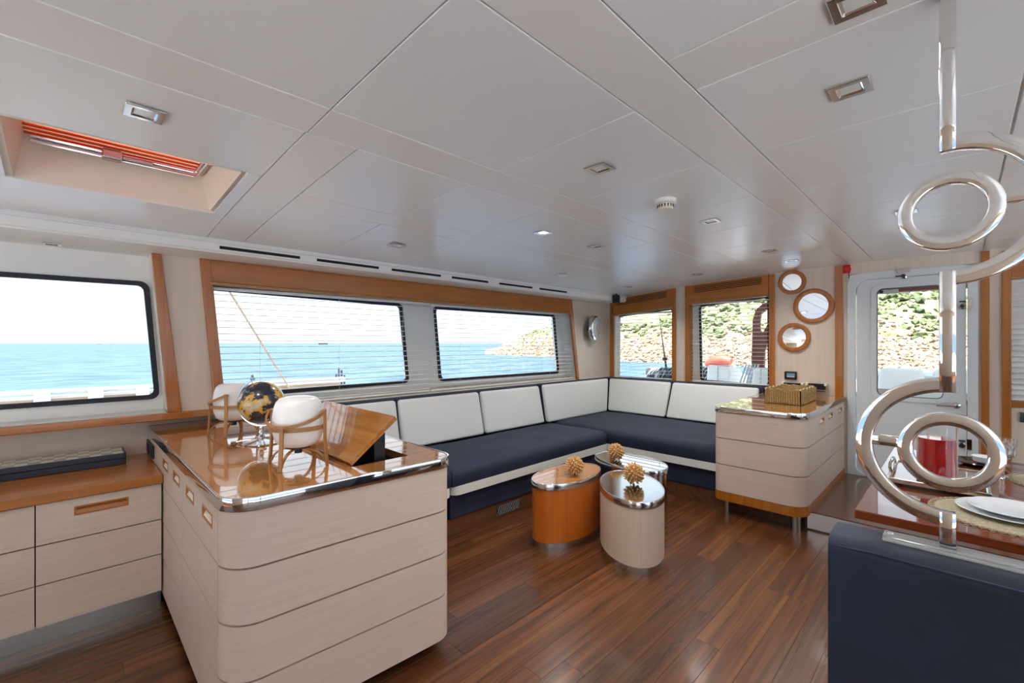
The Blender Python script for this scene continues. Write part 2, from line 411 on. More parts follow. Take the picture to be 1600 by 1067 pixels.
def window(n, quad, plane, axis, label, th=.018, gw=.03):
    w = struct('window_%d' % n, label)
    fn = fy(plane) if axis == 'y' else fx(plane)
    d = (0,th,0) if axis == 'y' else (th,0,0)
    obj('gasket', fill(rounded(scaled(quad,.012),.05), [rounded(scaled(quad,-gw+.012),.035)], fn, d), 'gasket', w)
    fn2 = fy(plane+.025) if axis == 'y' else fx(plane+.025)
    d2 = (0,.006,0) if axis == 'y' else (.006,0,0)
    obj('pane', fill(rounded(quad,.04), [], fn2, d2), 'pane_glass', w)
    return w
w1 = window(1, g1, YG-.012, 'y', 'wide window beside the desk looking over the sea')
w2 = window(2, g2, YG-.012, 'y', 'long window behind the sofa, left half')
w3 = window(3, g3, YG-.012, 'y', 'long window behind the sofa, right half')
# linings of the recesses
def lining(quad, y0, y1, parent, m, names=('lining',)*4, th=.012, sides=(0,1,2,3)):
    N = 4
    for i in sides:
        a = quad[i]; b = quad[(i+1) % N]; cx = sum(p[0] for p in quad)/4; cz = sum(p[1] for p in quad)/4
        d = Vector((b[0]-a[0], b[1]-a[1])).normalized(); nrm = Vector((-d.y, d.x))
        if nrm.dot(Vector((cx-a[0], cz-a[1]))) < 0: nrm = -nrm
        q = [a, b, (b[0]-nrm.x*th, b[1]-nrm.y*th), (a[0]-nrm.x*th, a[1]-nrm.y*th)]
        obj('lining', fill(q, [], fy(y0), (0,y1-y0,0)), m, parent)
lining(hole1, YW+.031, YG-.001, w1, 'ivory', sides=(1,3))
obj('sill_ledge', box(-2.1,.47,YW+.001,YG-.001,1.0005,1.006), 'white_paint', w1)
lining(hole2, YW+.012, YG-.001, w2, 'white_paint', sides=(1,3))
# wooden jambs and valance
def slab_y(quad, y0, y1, name, m, parent, bev=.004): return obj(name, fill(quad, [], fy(y0), (0,y1-y0,0)), m, parent, bev=bev)
slab_y([(.475,1.0),(.548,1.0),(.440,2.0195),(.391,2.0195)], YW-.025, YW+.01, 'jamb', 'teak_v', w1)
slab_y([(.735,.96),(.80,.96),(.705,2.0195),(.645,2.0195)], YW-.025, YW+.011, 'jamb', 'teak_v', w2)
slab_y([(4.84,.96),(4.885,.96),(4.725,2.0195),(4.67,2.0195)], YW-.025, YW+.011, 'jamb', 'teak_v', w3)
slab_y([(.70,1.868),(4.69,1.848),(4.70,2.0195),(.69,2.0195)], YW-.02, YW+.012, 'valance', 'teak_x', w2)
slab_y([(.70,1.848),(4.69,1.828),(4.69,1.848),(.70,1.868)], YW-.028, YW+.016, 'valance_lip', 'beech', w2, .003)

# ---- venetian blinds
def blind(name, label, x0f, x1f, z0, z1, y, axis='y', tilt=.06, dep=.026, pitch=.0462, cords=3, group='venetian blinds'):
    b = thing(name, label, 'blind', (0,0,0), group=group)
    def bar(u0, u1, v0, v1, zz0, zz1, nm, m):
        bm = box(u0,u1,v0,v1,zz0,zz1) if axis == 'y' else box(v0,v1,u0,u1,zz0,zz1)
        return obj(nm, bm, m, b)
    bar(x0f(z1), x1f(z1), y-.012, y+.014, z1, z1+.018, 'headrail', 'blind_white')
    z = z1-.03
    while z > z0+.02:
        a, c = sorted((x0f(z), x1f(z)))
        dz = math.tan(tilt)*dep/2
        bm = NB()
        def P(u, v, w): return (u,v,w) if axis == 'y' else (v,u,w)
        hexa(bm, [P(a,y-dep/2,z-dz-.0019),P(c,y-dep/2,z-dz-.0019),P(c,y+dep/2,z+dz-.0019),P(a,y+dep/2,z+dz-.0019),
                  P(a,y-dep/2,z-dz+.0019),P(c,y-dep/2,z-dz+.0019),P(c,y+dep/2,z+dz+.0019),P(a,y+dep/2,z+dz+.0019)])
        obj('slat', bm, 'slat_white', b)
        z -= pitch
    bar(min(x0f(z0),x1f(z0)), max(x0f(z0),x1f(z0)), y-.012, y+.012, z0-.005, z0+.008, 'bottom_rail', 'blind_white')
    for k in range(cords):
        f = (k+.5)/cords
        ta = Vector((x0f(z1)*(1-f)+x1f(z1)*f, y-.014, z1)); tb = Vector((x0f(z1)*(1-f)+x1f(z1)*f, y-.014, z0))
        if axis != 'y': ta = Vector((ta.y, ta.x, ta.z)); tb = Vector((tb.y, tb.x, tb.z))
        obj('ladder_cord', tube([ta, tb], .0011, 4), 'cord_white', b)
    return b
jl = lambda z: .805-(z-.96)*.092
jr = lambda z: 4.838-(z-.96)*.155
blind('venetian_blind', 'wide white venetian blind on the left half of the long window', jl, lambda z: 2.53, .985, 1.822, 3.68)
blind('venetian_blind', 'white venetian blind on the long window half nearest the wall clock', lambda z: 2.545, jr, .985, 1.815, 3.68)

# ---- back wall
ya = lambda px: onx(px, 536, XB).y
q4 = [(3.49,.94),(2.63,.94),(2.63,2.06),(3.49,2.0)]
q5 = [(2.41,.94),(1.50,.94),(1.50,2.12),(2.41,2.07)]
q6 = [(-.301,.97),(-1.15,.97),(-1.15,2.05),(-.301,2.05)]
qd = [(.80,ZP),(-.112,ZP),(-.112,2.14),(.80,2.14)]
bm = fill([(3.8,0),(YR-.1,0),(YR-.1,2.26),(.33,2.3),(3.8,2.2)], [q4, q5, q6, qd], fx(XB), (.03,0,0))
struct('wall_back', 'beige wall with windows, mirrors and the white door', bm, 'oak_wall')
XG = 5.70
def wq(pts): return [(onx(px,py,XG).y, onx(px,py,XG).z) for px,py in pts]
g4 = wq(((966,590),(1056,595),(1056,482),(967,494)))
g5 = wq(((1096,594),(1202,603),(1201,464),(1094,478)))
g6 = [(-.42,1.0),(-1.1,1.0),(-1.1,1.97),(-.42,1.97)]
XBD = 5.60
gd = [(.57,.945),(.105,.945),(.105,1.975),(.57,1.975)]
bm = fill([(3.8,0),(YR-.1,0),(YR-.1,2.4),(3.8,2.4)], [rounded(g4,.02), rounded(g5,.02), rounded(g6,.02), qd], fx(XG), (.05,0,0))
struct('wall_back_outer', 'white outer wall around the aft windows', bm, 'white_paint')
w4 = window(4, g4, XG-.012, 'x', 'aft window next to the wall clock', gw=.024)
w5 = window(5, g5, XG-.012, 'x', 'aft window next to the round mirrors', gw=.024)
w6 = window(6, g6, XG-.012, 'x', 'aft window right of the white door', gw=.024)
def lin_x(quad, x0, x1, parent, m, th=.012):
    for i in range(4):
        a = quad[i]; b = quad[(i+1) % 4]; c = Vector((sum(p[0] for p in quad)/4, sum(p[1] for p in quad)/4))
        d = Vector((b[0]-a[0], b[1]-a[1])).normalized(); nrm = Vector((-d.y,d.x))
        if nrm.dot(c-Vector(a)) < 0: nrm = -nrm
        q = [a, b, (b[0]-nrm.x*th, b[1]-nrm.y*th), (a[0]-nrm.x*th, a[1]-nrm.y*th)]
        obj('lining', fill(q, [], fx(x0), (x1-x0,0,0)), m, parent)
for q, w in ((q4,w4),(q5,w5),(q6,w6)): lin_x(q, XB+.03, XG, w, 'ivory')
def slab_x(quad, x0, x1, name, m, parent, bev=.004): return obj(name, fill(quad, [], fx(x0), (x1-x0,0,0)), m, parent, bev=bev)
def vj(y0, y1, z0, z1, parent, m='teak_v'): slab_x([(y0,z0),(y1,z0),(y1,z1),(y0,z1)], XB-.022, XB+.1, 'jamb', m, parent)
def wval(y0, y1, b0, b1, parent):
    """teak valance with a louvred air grille"""
    t0, t1 = zc(y0)-.012, zc(y1)-.012
    slab_x([(y0,b0),(y1,b1),(y1,t1-.105),(y0,t0-.105)], XB-.022, XB+.06, 'valance', 'teak_y', parent)
    slab_x([(y0,b0-.02),(y1,b1-.02),(y1,b1),(y0,b0)], XB-.028, XB+.06, 'valance_lip', 'beech', parent, .003)
    slab_x([(y0,t0-.105),(y1,t1-.105),(y1,t1),(y0,t0)], XB-.004, XB+.05, 'grille_back', 'dark_slot', parent, 0)
    for k in range(5):
        d0 = .105-k*.0212
        hh = .0105
        if k == 4: d0, hh = .022, .022
        slab_x([(y0,t0-d0),(y1,t1-d0),(y1,t1-d0+hh),(y0,t0-d0+hh)], XB-.022, XB, 'louvre', 'teak_y', parent, 0)
    e = .07 if abs(y0-y1) > .7 else .05
    for (ca, cb) in ((y0, y0-e), (y1+e, y1)):
        slab_x([(ca,zc(ca)-.12),(cb,zc(cb)-.12),(cb,zc(cb)-.012),(ca,zc(ca)-.012)], XB-.0225, XB, 'grille_end', 'teak_v', parent, 0)
wval(3.53, 2.63, 1.855, 1.925, w4); vj(3.56,3.50,.94,2.09,w4); vj(2.632,2.585,.94,2.155,w4)
wval(2.41, 1.51, 1.955, 1.995, w5); vj(2.458,2.408,.94,2.17,w5); vj(1.505,1.448,.94,2.215,w5)
wval(-.30, -1.15, 2.0, 1.99, w6); vj(-.248,-.302,ZP,2.22,w6)
slab_x([(-.30,.92),(-1.15,.92),(-1.15,.97),(-.30,.97)], XB-.02, XB+.1, 'sill', 'teak_y', w6)
tr = struct('trim_4', 'narrow varnished wood strip left of the door', box(XB-.02, XB+.02, .835, .90, ZP, 2.235), 'teak_v', bev=.003)
struct('trim_5', 'narrow varnished wood strip right of the door', box(XB-.02, XB+.02, -.178, -.128, ZP, 2.235), 'teak_v', bev=.003)
blind('venetian_blind', 'white venetian blind on the aft window in the sofa corner', lambda z: 3.49, lambda z: 2.636, .975, 1.85, 5.625, 'x', tilt=-.03, cords=2)
blind('venetian_blind', 'white venetian blind on the aft window next to the round mirrors', lambda z: 2.40, lambda z: 1.507, .975, 1.93, 5.625, 'x', tilt=-.03, cords=2)
blind('venetian_blind', 'half closed white venetian blind right of the door', lambda z: -.305, lambda z: -1.14, .985, 1.96, 5.625, 'x', tilt=.9, dep=.05, cords=2)

# ---- door
dr = struct('door_1', 'white door with rounded window and chrome latches', loc=(XB,.33,ZP))
out = rounded(qd, [0,0,.11,.11]); inn = rounded([(.735,ZP+.02),(-.045,ZP+.02),(-.045,2.075),(.735,2.075)], [.08,.08,.11,.11])
obj('door_frame', fill(out, [inn], fx(XB-.012), (.06,0,0)), 'door_white', dr, bev=.004)
leaf = rounded([(.728,ZP+.027),(-.038,ZP+.027),(-.038,2.068),(.728,2.068)], [.075,.075,.105,.105])
obj('door_leaf', fill(leaf, [rounded(scaled(gd,.005),.05)], fx(XB+.003), (.045,0,0)), 'door_white', dr, bev=.003)
obj('window_frame', fill(rounded(scaled(gd,.045),.08), [rounded(gd,.05)], fx(XB-.006), (.012,0,0)), 'door_white', dr, bev=.003)
obj('gasket', fill(rounded(scaled(gd,.006),.05), [rounded(scaled(gd,-.006),.045)], fx(XB-.003), (.02,0,0)), 'black', dr)
obj('pane', fill(rounded(scaled(gd,.004),.05), [], fx(XB+.02), (.006,0,0)), 'pane_glass', dr)
hb = obj('handle', tube([(XB-.05,.15,.893),(XB-.055,.06,.897),(XB-.05,.022,.90)], .009, 8), 'chrome', dr, True)
obj('rosette', lathe([(.026,0),(.026,.012),(.012,.02),(.010,.055)], 20), 'chrome', dr, True, local=True)
ro = [c for c in dr.children if c.name.startswith('rosette')][0]; ro.rotation_euler = (0,-PI/2,0); ro.location = (0, .02-.33, .90-ZP)
for (py_, pz_, rot) in ((.375,2.105,0),(-.015,1.80,1),(-.012,.585,1)):
    lt = obj('latch', lathe([(.026,0),(.026,.010),(.018,.014),(.018,.028)], 20), 'chrome', dr, True, local=True)
    lt.rotation_euler = (0,-PI/2,0); lt.location = (-.0, py_-.33, pz_-.028-ZP)
    obj('latch_knob', lathe([(.016,.02),(.016,.032)], 16), 'black', lt, True, local=True)
    k = obj('latch_lever', box(-.006,.006,-.02,.02,0,.01), 'black', dr, local=True)
    k.location = (-.028, py_-.33+(.035 if rot == 0 else 0), pz_-.028+(0 if rot == 0 else .04)-ZP); k.rotation_euler = (0,-PI/2,0)
    if rot == 0: obj('striker', box(XB-.03,XB-.008,py_-.045,py_+.045,pz_+.005,pz_+.04), 'chrome', dr)
    else: obj('striker', box(XB-.026,XB-.008,py_-.06,py_-.03,pz_-.06,pz_+.03), 'chrome', dr)
hg = thing('door_closer', 'small white box with a dark knob above the door window', 'device', (XB+.03,.50,1.93))
obj('case', box(XB+.03,XB+.06,.415,.565,1.925,1.965), 'white_plastic', hg, bev=.003)
o = obj('knob', lathe([(.016,0),(.013,.012)], 16), 'black', hg, True, local=True); o.rotation_euler = (0,-PI/2,0); o.location = (0,.04,.016)
# ---- right wall and rear wall (behind the camera), large openings added to light the ceiling
bm = fill([(XR,0),(XB,0),(XB,2.26),(XR,2.26)], [[(-2.4,.15),(.45,.15),(.45,2.08),(-2.4,2.08)], [(.65,.15),(3.0,.15),(3.0,2.08),(.65,2.08)], [(3.2,.5),(5.3,.5),(5.3,2.08),(3.2,2.08)]], fy(YR), (0,-.05,0))
struct('wall_right', 'pale unseen right wall with large openings added to let in light', bm, 'oak_wall')
bm = fill([(YR,0),(3.8,0),(3.8,2.26),(YR,2.26)], [[(-2.7,.15),(-1.0,.15),(-1.0,2.08),(-2.7,2.08)], [(1.3,.45),(3.4,.45),(3.4,2.06),(1.3,2.06)]], fx(XR), (-.05,0,0))
struct('wall_rear', 'pale unseen rear wall with openings enlarged to let in light', bm, 'oak_wall')

# ---- ceiling: base above, panels proud of it
HX0, HX1, HY0, HY1 = -.15, .545, 2.205, 2.815
ceil = struct('ceiling', 'off-white panelled ceiling with recessed strips')
def sheet(x0, x1, y0, y1, dz, th, n=None, bm=None):
    n = n or max(1, int((y1-y0)/.25)); bm = bm or NB()
    ring = []
    for zz in (0, th):
        for x in (x0, x1): ring.append([bm.verts.new((x, y0+(y1-y0)*k/n, zc(y0+(y1-y0)*k/n)+dz+zz)) for k in range(n+1)])
    a,b,c,d = ring
    for k in range(n):
        bm.faces.new((a[k],a[k+1],b[k+1],b[k])); bm.faces.new((c[k],d[k],d[k+1],c[k+1]))
        bm.faces.new((a[k],c[k],c[k+1],a[k+1])); bm.faces.new((b[k],b[k+1],d[k+1],d[k]))
    bm.faces.new((a[0],b[0],d[0],c[0])); bm.faces.new((a[n],c[n],d[n],b[n]))
    return bm
bm = NB()
YC = 3.30
for (x0,x1,y0,y1) in ((XR,XB,YR,HY0),(XR,XB,HY1,YC),(XR,HX0,HY0,HY1),(HX1,XB,HY0,HY1)): sheet(x0,x1,y0,y1,.012,.02,bm=bm)
obj('ceiling_base', bm, 'ceiling_base', ceil)
G = .002
def panel(x0, x1, y0, y1, m='ceiling_panel', nm='ceiling_panel'):
    x0, x1, y0, y1 = x0+G, x1-G, y0+G, y1-G
    if x1-x0 < .02 or y1-y0 < .02: return
    obj(nm, sheet(x0,x1,y0,y1,0,.012), m, ceil, bev=.0025, seg=2)
def cells(xs, y0, y1, skip=None):
    for a, b in zip(xs, xs[1:]): panel(a, b, y0, y1)
# longitudinal strips
for (y0,y1) in ((.592,.79),(1.482,1.69)): 
    for a, b in ((XR, .63),(.63, 3.25),(3.25, XB)): panel(a, b, y0, y1, 'ceiling_strip', 'ceiling_strip')
for a, b in ((.825, 3.2),(3.2, XB)): panel(a, b, 2.305, 2.49, 'ceiling_strip', 'ceiling_strip')
panel(.625, .825, 1.69, YC, 'ceiling_strip', 'ceiling_strip')
cells([-1.9,-.62,.63,1.39,2.01,2.63,3.25,3.87,4.49,5.06,XB], .79, 1.482)
cells([.825,1.38,1.96,2.58,3.2,3.82,4.44,5.06,XB], 1.69, 2.305)
cells([.825,1.365,1.968,2.58,3.2,3.82,4.44,5.06,XB], 2.49, YC)
cells([-1.9,-.62,1.21], -.135, .592); panel(1.21, 1.412, -.135, .592, 'ceiling_strip', 'ceiling_strip')
cells([1.412,2.05,2.71,3.3,3.9,4.5,5.06,XB], -.135, .592)
cells([-1.9,-.62,.63,1.39,2.05,2.71,3.3,3.9,4.5,5.06,XB], -.83, -.14)
cells([-1.9,-.62,.63,1.39,2.05,2.71,3.3,3.9,4.5,5.06,XB], -1.7, -.83)
cells([-1.9,.63,2.05,3.3,4.5,XB], YR, -1.7)
panel(-1.9, .625, 1.69, HY0-.01)                      # panel beside the hatch
panel(-1.9, HX0-.02, HY0-.01, HY1+.02); panel(HX1+.02, .625, HY0-.01, HY1+.02)
panel(-1.9, .625, HY1+.02, YC)
# hatch well with orange blind
hw = thing('ceiling_hatch', 'ceiling hatch with an orange pleated blind and steel rails', 'hatch', ((HX0+HX1)/2,(HY0+HY1)/2,2.17))
ZT = 2.335
def well(a, b, c, d, nm='well_side'):
    bm = NB(); bm.faces.new([bm.verts.new(p) for p in (a,b,c,d)]); obj(nm, bm, 'ivory', hw)
i = .03
lo = [(HX0,HY0),(HX1,HY0),(HX1,HY1),(HX0,HY1)]; hi = [(HX0+i,HY0+i),(HX1-i*1.6,HY0+i),(HX1-i*1.6,HY1-i),(HX0+i,HY1-i)]
for k in range(4):
    a, b = lo[k], lo[(k+1) % 4]; c, d = hi[(k+1) % 4], hi[k]
    well((*a, zc(a[1])-.001),(*b, zc(b[1])-.001),(*c, ZT),(*d, ZT))
bm = NB(); n = 22
for k in range(n):
    y0 = HY0+i+(HY1-HY0-2*i)*k/n; y1 = HY0+i+(HY1-HY0-2*i)*(k+1)/n
    ym = (y0+y1)/2
    hexa(bm, [(HX0+i,y0,ZT),(HX1-i,y0,ZT),(HX1-i,y1,ZT),(HX0+i,y1,ZT),(HX0+i,y0,ZT+.004),(HX1-i,y0,ZT+.004),(HX1-i,y1,ZT+.004),(HX0+i,y1,ZT+.004)]) if k % 2 else hexa(bm, [(HX0+i,y0,ZT+.008),(HX1-i,y0,ZT+.008),(HX1-i,y1,ZT+.008),(HX0+i,y1,ZT+.008),(HX0+i,y0,ZT+.012),(HX1-i,y0,ZT+.012),(HX1-i,y1,ZT+.012),(HX0+i,y1,ZT+.012)])
obj('pleated_blind', bm, 'orange_fabric', hw)
for dz, r in ((-.012,.010),(-.036,.007)):
    obj('steel_rail', tube([(HX0+.05,HY1-.055,ZT+dz),(HX1-.085,HY1-.055,ZT+dz),(HX1-.068,HY1-.07,ZT+dz),(HX1-.068,HY0+.06,ZT+dz)], r, 8), 'chrome_soft', hw, True)
obj('latch', box(.12,.19,HY1-.10,HY1-.045,ZT-.05,ZT-.005), 'steel', hw, bev=.008)
obj('latch_lever', box(.19,.30,HY1-.085,HY1-.06,ZT-.036,ZT-.02), 'steel', hw, bev=.004)
# cornice and soffit along the left wall
struct('trim_6', 'stepped cornice along the left edge of the ceiling', box(XR, XB, YC, YC+.035, 2.03, 2.16), 'white_paint', bev=.004)
struct('trim_7', 'slim moulding under the left ceiling edge', box(XR, XB, YC-.012, YC+.01, 2.078, 2.09), 'ceiling_strip', bev=.003)
struct('ceiling_soffit', 'flat soffit above the left windows', box(XR, XB, YC+.02, YG, 2.02, 2.04), 'white_paint')
xs = [(343,469),(495,592),(612,689),(706,763),(780,832),(843,886)]
for k, (a, b) in enumerate(xs):
    x0 = ony(a,386,YC-.005).x; x1 = ony(b,386,YC-.005).x
    names = ('longest black air slot in the cornice, nearest the desk','second black air slot in the cornice from the desk','third black air slot in the cornice from the desk','fourth black air slot in the cornice from the desk','fifth black air slot in the cornice from the desk','last black air slot in the cornice, nearest the clock')
    sl = thing('air_slot', names[k], 'air slot', ((x0+x1)/2, YC, 2.052), group='air slots in the cornice')
    obj('slot', box(x0,x1,YC-.004,YC+.002,2.043,2.063), 'dark_slot', sl)
    obj('slot_rim', fill([(x0-.008,2.037),(x1+.008,2.037),(x1+.008,2.069),(x0-.008,2.069)], [[(x0,2.043),(x1,2.043),(x1,2.063),(x0,2.063)]], fy(YC-.006), (0,.008,0)), 'white_paint', sl)

# ---- recessed ceiling lights
def ceiling_light(x, y, label, z=None, lit=False, w=.052, power=1.0):
    z = zc(y) if z is None else z
    t = thing('ceiling_light', label, 'ceiling light', (x,y,z-.001), group='recessed ceiling lights')
    bm = fill([(-w,-w),(w,-w),(w,w),(-w,w)], [[(-.62*w,-.62*w),(.62*w,-.62*w),(.62*w,.62*w),(-.62*w,.62*w)]], lambda a,b: (a,b,-.006), (0,0,.006))
    obj('frame', bm, 'chrome_soft', t, local=True, bev=.0015, seg=1)
    bm = NB(); q = .62*w; s = .5*w
    for k in range(4):
        A = [(-q,-q),(q,-q),(q,q),(-q,q)]; B = [(-s,-s),(s,-s),(s,s),(-s,s)]
        bm.faces.new([bm.verts.new(p) for p in ((*A[k],-.004),(*A[(k+1)%4],-.004),(*B[(k+1)%4],-.0008),(*B[k],-.0008))])
    obj('reflector', bm, 'chrome', t, local=True)
    obj('lens', box(-s,s,-s,s,-.0022,-.0006), 'lamp_on' if lit else 'lens', t, local=True)
    if power:
        d = bpy.data.lights.new('bulb', 'SPOT'); d.energy = SPOT_W*power; d.spot_size = 2.5; d.spot_blend = 1; d.shadow_soft_size = .07; d.color = (1,.98,.95)
        l = bpy.data.objects.new('bulb', d); COL.objects.link(l); l.parent = t; l.location = (0,0,-.015)
    return t
ceiling_light(.188,1.90,'bright reflecting square downlight beside the ceiling hatch')
ceiling_light(1.745,.244,'large square downlight in the centre ceiling panels, left of the chrome post')
ceiling_light(1.31,.17,'downlight cut by the top edge of the picture')
ceiling_light(3.613,.231,'square downlight seen through the upper chrome ring')
ceiling_light(1.704,1.146,'square downlight in front of the smoke detector')
ceiling_light(2.951,1.14,'square downlight just behind the smoke detector')
ceiling_light(4.24,1.146,'square downlight second in front of the round mirrors')
ceiling_light(4.919,1.14,'square downlight nearest the round mirrors')
ceiling_light(2.304,2.005,'lit square downlight above the long sofa', lit=True)
ceiling_light(2.911,2.0,'square downlight next to the lit one above the sofa')
ceiling_light(4.88,2.02,'square downlight in front of the window nearest the mirrors')
ceiling_light(1.666,2.83,'square downlight above the left end of the long sofa')
ceiling_light(3.554,2.866,'square downlight above the right end of the long sofa')
ceiling_light(4.892,2.89,'square downlight in the sofa corner near the small speaker')
ceiling_light(-.05,3.68,'flat white light in the soffit above the left window', z=2.02, w=.04, power=0)
sm = thing('smoke_detector', 'round ivory smoke detector on the ceiling', 'smoke detector', (2.341,1.146,zc(1.146)))
obj('base', lathe([(.056,0),(.056,-.022),(.05,-.026)], 28), 'white_plastic', sm, True, local=True)
obj('sensor_head', lathe([(.04,-.026),(.042,-.045),(.034,-.056),(.012,-.06)], 28), 'ivory', sm, True, local=True)
for k in range(16):
    a = 2*PI*k/16
    obj('sensor_slot', box(.0405*math.cos(a)-.003,.0405*math.cos(a)+.003,.0405*math.sin(a)-.003,.0405*math.sin(a)+.003,-.046,-.03), 'dark_brown', sm, local=True)

# ================================================================== FRONT CABINET
def cab_panels(parent, outline, rows, m, th=.02):
    """outline: open polyline (XY) of the outer face; each row one wrapped panel"""
    N = len(outline); inner = []
    for i, p in enumerate(outline):
        a = Vector(outline[max(0,i-1)]); b = Vector(outline[min(N-1,i+1)]); d = (b-a).normalized(); n = Vector((-d.y,d.x)); inner.append((p[0]+n.x*th, p[1]+n.y*th))
    for z0, z1 in rows:
        bm = prism(list(outline)+inner[::-1], z0+.0035, z1-.0035)
        obj('panel', bm, m, parent, smooth=True)
cx0, cx1, cy0, cy1 = .385, 1.32, 1.745, 3.74; SK = .045
TOPZ = .912
fc = thing('sideboard', 'pale wood sideboard with lacquered top and chrome edge, topped by lamps', 'cabinet', ((cx0+cx1)/2, (cy0+3.6)/2, 0))
rows = [(.065,.269),(.269,.468),(.468,.665),(.665,.868)]
foot = rounded([(cx0,cy1),(cx0,cy0),(cx1,cy0-SK),(cx1,cy1)], [0,.11,.10,0], 8)
full = foot
front = [p for p in foot if p[1] < cy0+.111 or p[0] > cx0+.02]
front = foot[1:]     # from the rounded left corner round to the right side
cab_panels(fc, front, rows, 'oak_pale')
obj('carcass', prism(rounded([(cx0+.022,cy1-.03),(cx0+.022,cy0+.022),(cx1-.022,cy0+.022-SK),(cx1-.022,cy1-.03)], [0,.09,.08,0], 8), .07, .862), 'dark_brown', fc)
obj('plinth', prism(rounded([(cx0+.07,3.7),(cx0+.07,cy0+.09),(cx1-.06,cy0+.09-SK),(cx1-.06,3.7)], [0,.06,.06,0], 6), 0, .07), 'dark_brown', fc)
# drawers on the desk side
cols = [(1.857,2.19),(2.19,2.52),(2.52,2.85),(2.85,3.18)]
for ci, (ya_, yb_) in enumerate(cols):
    for ri, (z0, z1) in enumerate(rows):
        if ri == 3:
            yc_ = (ya_+yb_)/2; zc_ = .795
            hole = [(yc_-.085,zc_-.026),(yc_+.085,zc_-.026),(yc_+.085,zc_+.026),(yc_-.085,zc_+.026)]
            d = obj('drawer', fill([(ya_+.001,z0+.0025),(yb_-.001,z0+.0025),(yb_-.001,z1-.0025),(ya_+.001,z1-.0025)], [hole], fx(cx0), (.02,0,0)), 'oak_pale', fc)
            hin = [(yc_-.075,zc_-.017),(yc_+.075,zc_-.017),(yc_+.075,zc_+.017),(yc_-.075,zc_+.017)]
            h = obj('handle', fill(hole, [hin], fx(cx0-.0015), (.014,0,0)), 'teak_y', d)
            bm = NB(); bm.faces.new([bm.verts.new(p) for p in ((cx0+.002,yc_-.075,zc_-.017),(cx0+.002,yc_+.075,zc_-.017),(cx0+.019,yc_+.075,zc_+.017),(cx0+.019,yc_-.075,zc_+.017))])
            obj('handle_scoop', bm, 'ivory', d)  # ivory paints the bright, lit hollow of the handle
        else:
            d = obj('drawer', box(cx0,cx0+.02,ya_+.001,yb_-.001,z0+.0025,z1-.0025), 'oak_pale', fc)
obj('side_panel', box(cx0,cx0+.02,3.182,cy1,.05,.866), 'oak_pale', fc)
# chrome edge and lacquered top with the opening under the lid
outT = rounded([(cx0-.008,cy1),(cx0-.008,cy0-.008),(cx1+.008,cy0-.008-SK),(cx1+.008,cy1)], [0,.115,.105,0], 8)
innT = rounded([(cx0+.004,cy1-.012),(cx0+.004,cy0+.004),(cx1-.004,cy0+.004-SK),(cx1-.004,cy1-.012)], [0,.105,.095,0], 8)
obj('chrome_edge', fill(outT, [innT], lambda a,b: (a,b,.866), (0,0,TOPZ+.002-.866)), 'chrome', fc, True, bev=.0025)
LX0, LX1, LY0, LY1 = .885, 1.165, 1.868, 2.655
ins = rounded([(cx0+.005,cy1-.013),(cx0+.005,cy0+.005),(cx1-.005,cy0+.005-SK),(cx1-.005,cy1-.013)], [0,.104,.094,0], 8)
obj('counter_top', fill(ins, [[(LX0,LY0),(LX1,LY0),(LX1,LY1),(LX0,LY1)]], lambda a,b: (a,b,TOPZ-.035), (0,0,.035)), 'teak_lacquer', fc)
bm = NB()
for (a,b) in (((LX0,LY0),(LX1,LY0)),((LX1,LY0),(LX1,LY1)),((LX1,LY1),(LX0,LY1)),((LX0,LY1),(LX0,LY0))):
    bm.faces.new([bm.verts.new(p) for p in ((*a,TOPZ-.034),(*b,TOPZ-.034),(*b,.8625),(*a,.8625))])
bm.faces.new([bm.verts.new(p) for p in ((LX0,LY0,.8635),(LX1,LY0,.8635),(LX1,LY1,.8635),(LX0,LY1,.8635))])
obj('well', bm, 'dark_brown', fc)
ang = math.atan2(.175,.222); L = .283; ca, sa = math.cos(ang), math.sin(ang); th = .024
P = lambda x, y, n: (LX0+x*ca-n*sa, y, TOPZ+.004+x*sa+n*ca)
lid = obj('hinged_lid', hexa(NB(), [P(0,LY0,0),P(L,LY0,0),P(L,LY1,0),P(0,LY1,0),P(0,LY0,th),P(L,LY0,th),P(L,LY1,th),P(0,LY1,th)]), 'teak_lacquer_y', fc, bev=.002)
obj('hinge_strip', box(LX0-.028,LX0-.002,LY0,LY1,TOPZ,TOPZ+.003), 'teak_y', fc)
obj('lift_bracket', box(1.02,1.075,1.925,1.955,.865,TOPZ+.115), 'black', fc)
obj('lift_bracket', box(1.02,1.075,2.45,2.48,.865,TOPZ+.115), 'black', fc)
obj('lift_housing', box(1.03,1.07,1.955,2.45,.865,TOPZ+.085), 'black', fc)
sk = thing('socket_plate', 'black double socket on the sideboard end above the desk', 'socket', (cx0,3.54,.79))
obj('plate', box(cx0-.012,cx0-.001,3.42,3.68,.755,.835), 'black', sk, bev=.003)
for y in (3.485, 3.615): obj('socket', box(cx0-.016,cx0-.011,y-.035,y+.035,.77,.82), 'gasket', sk, bev=.004)

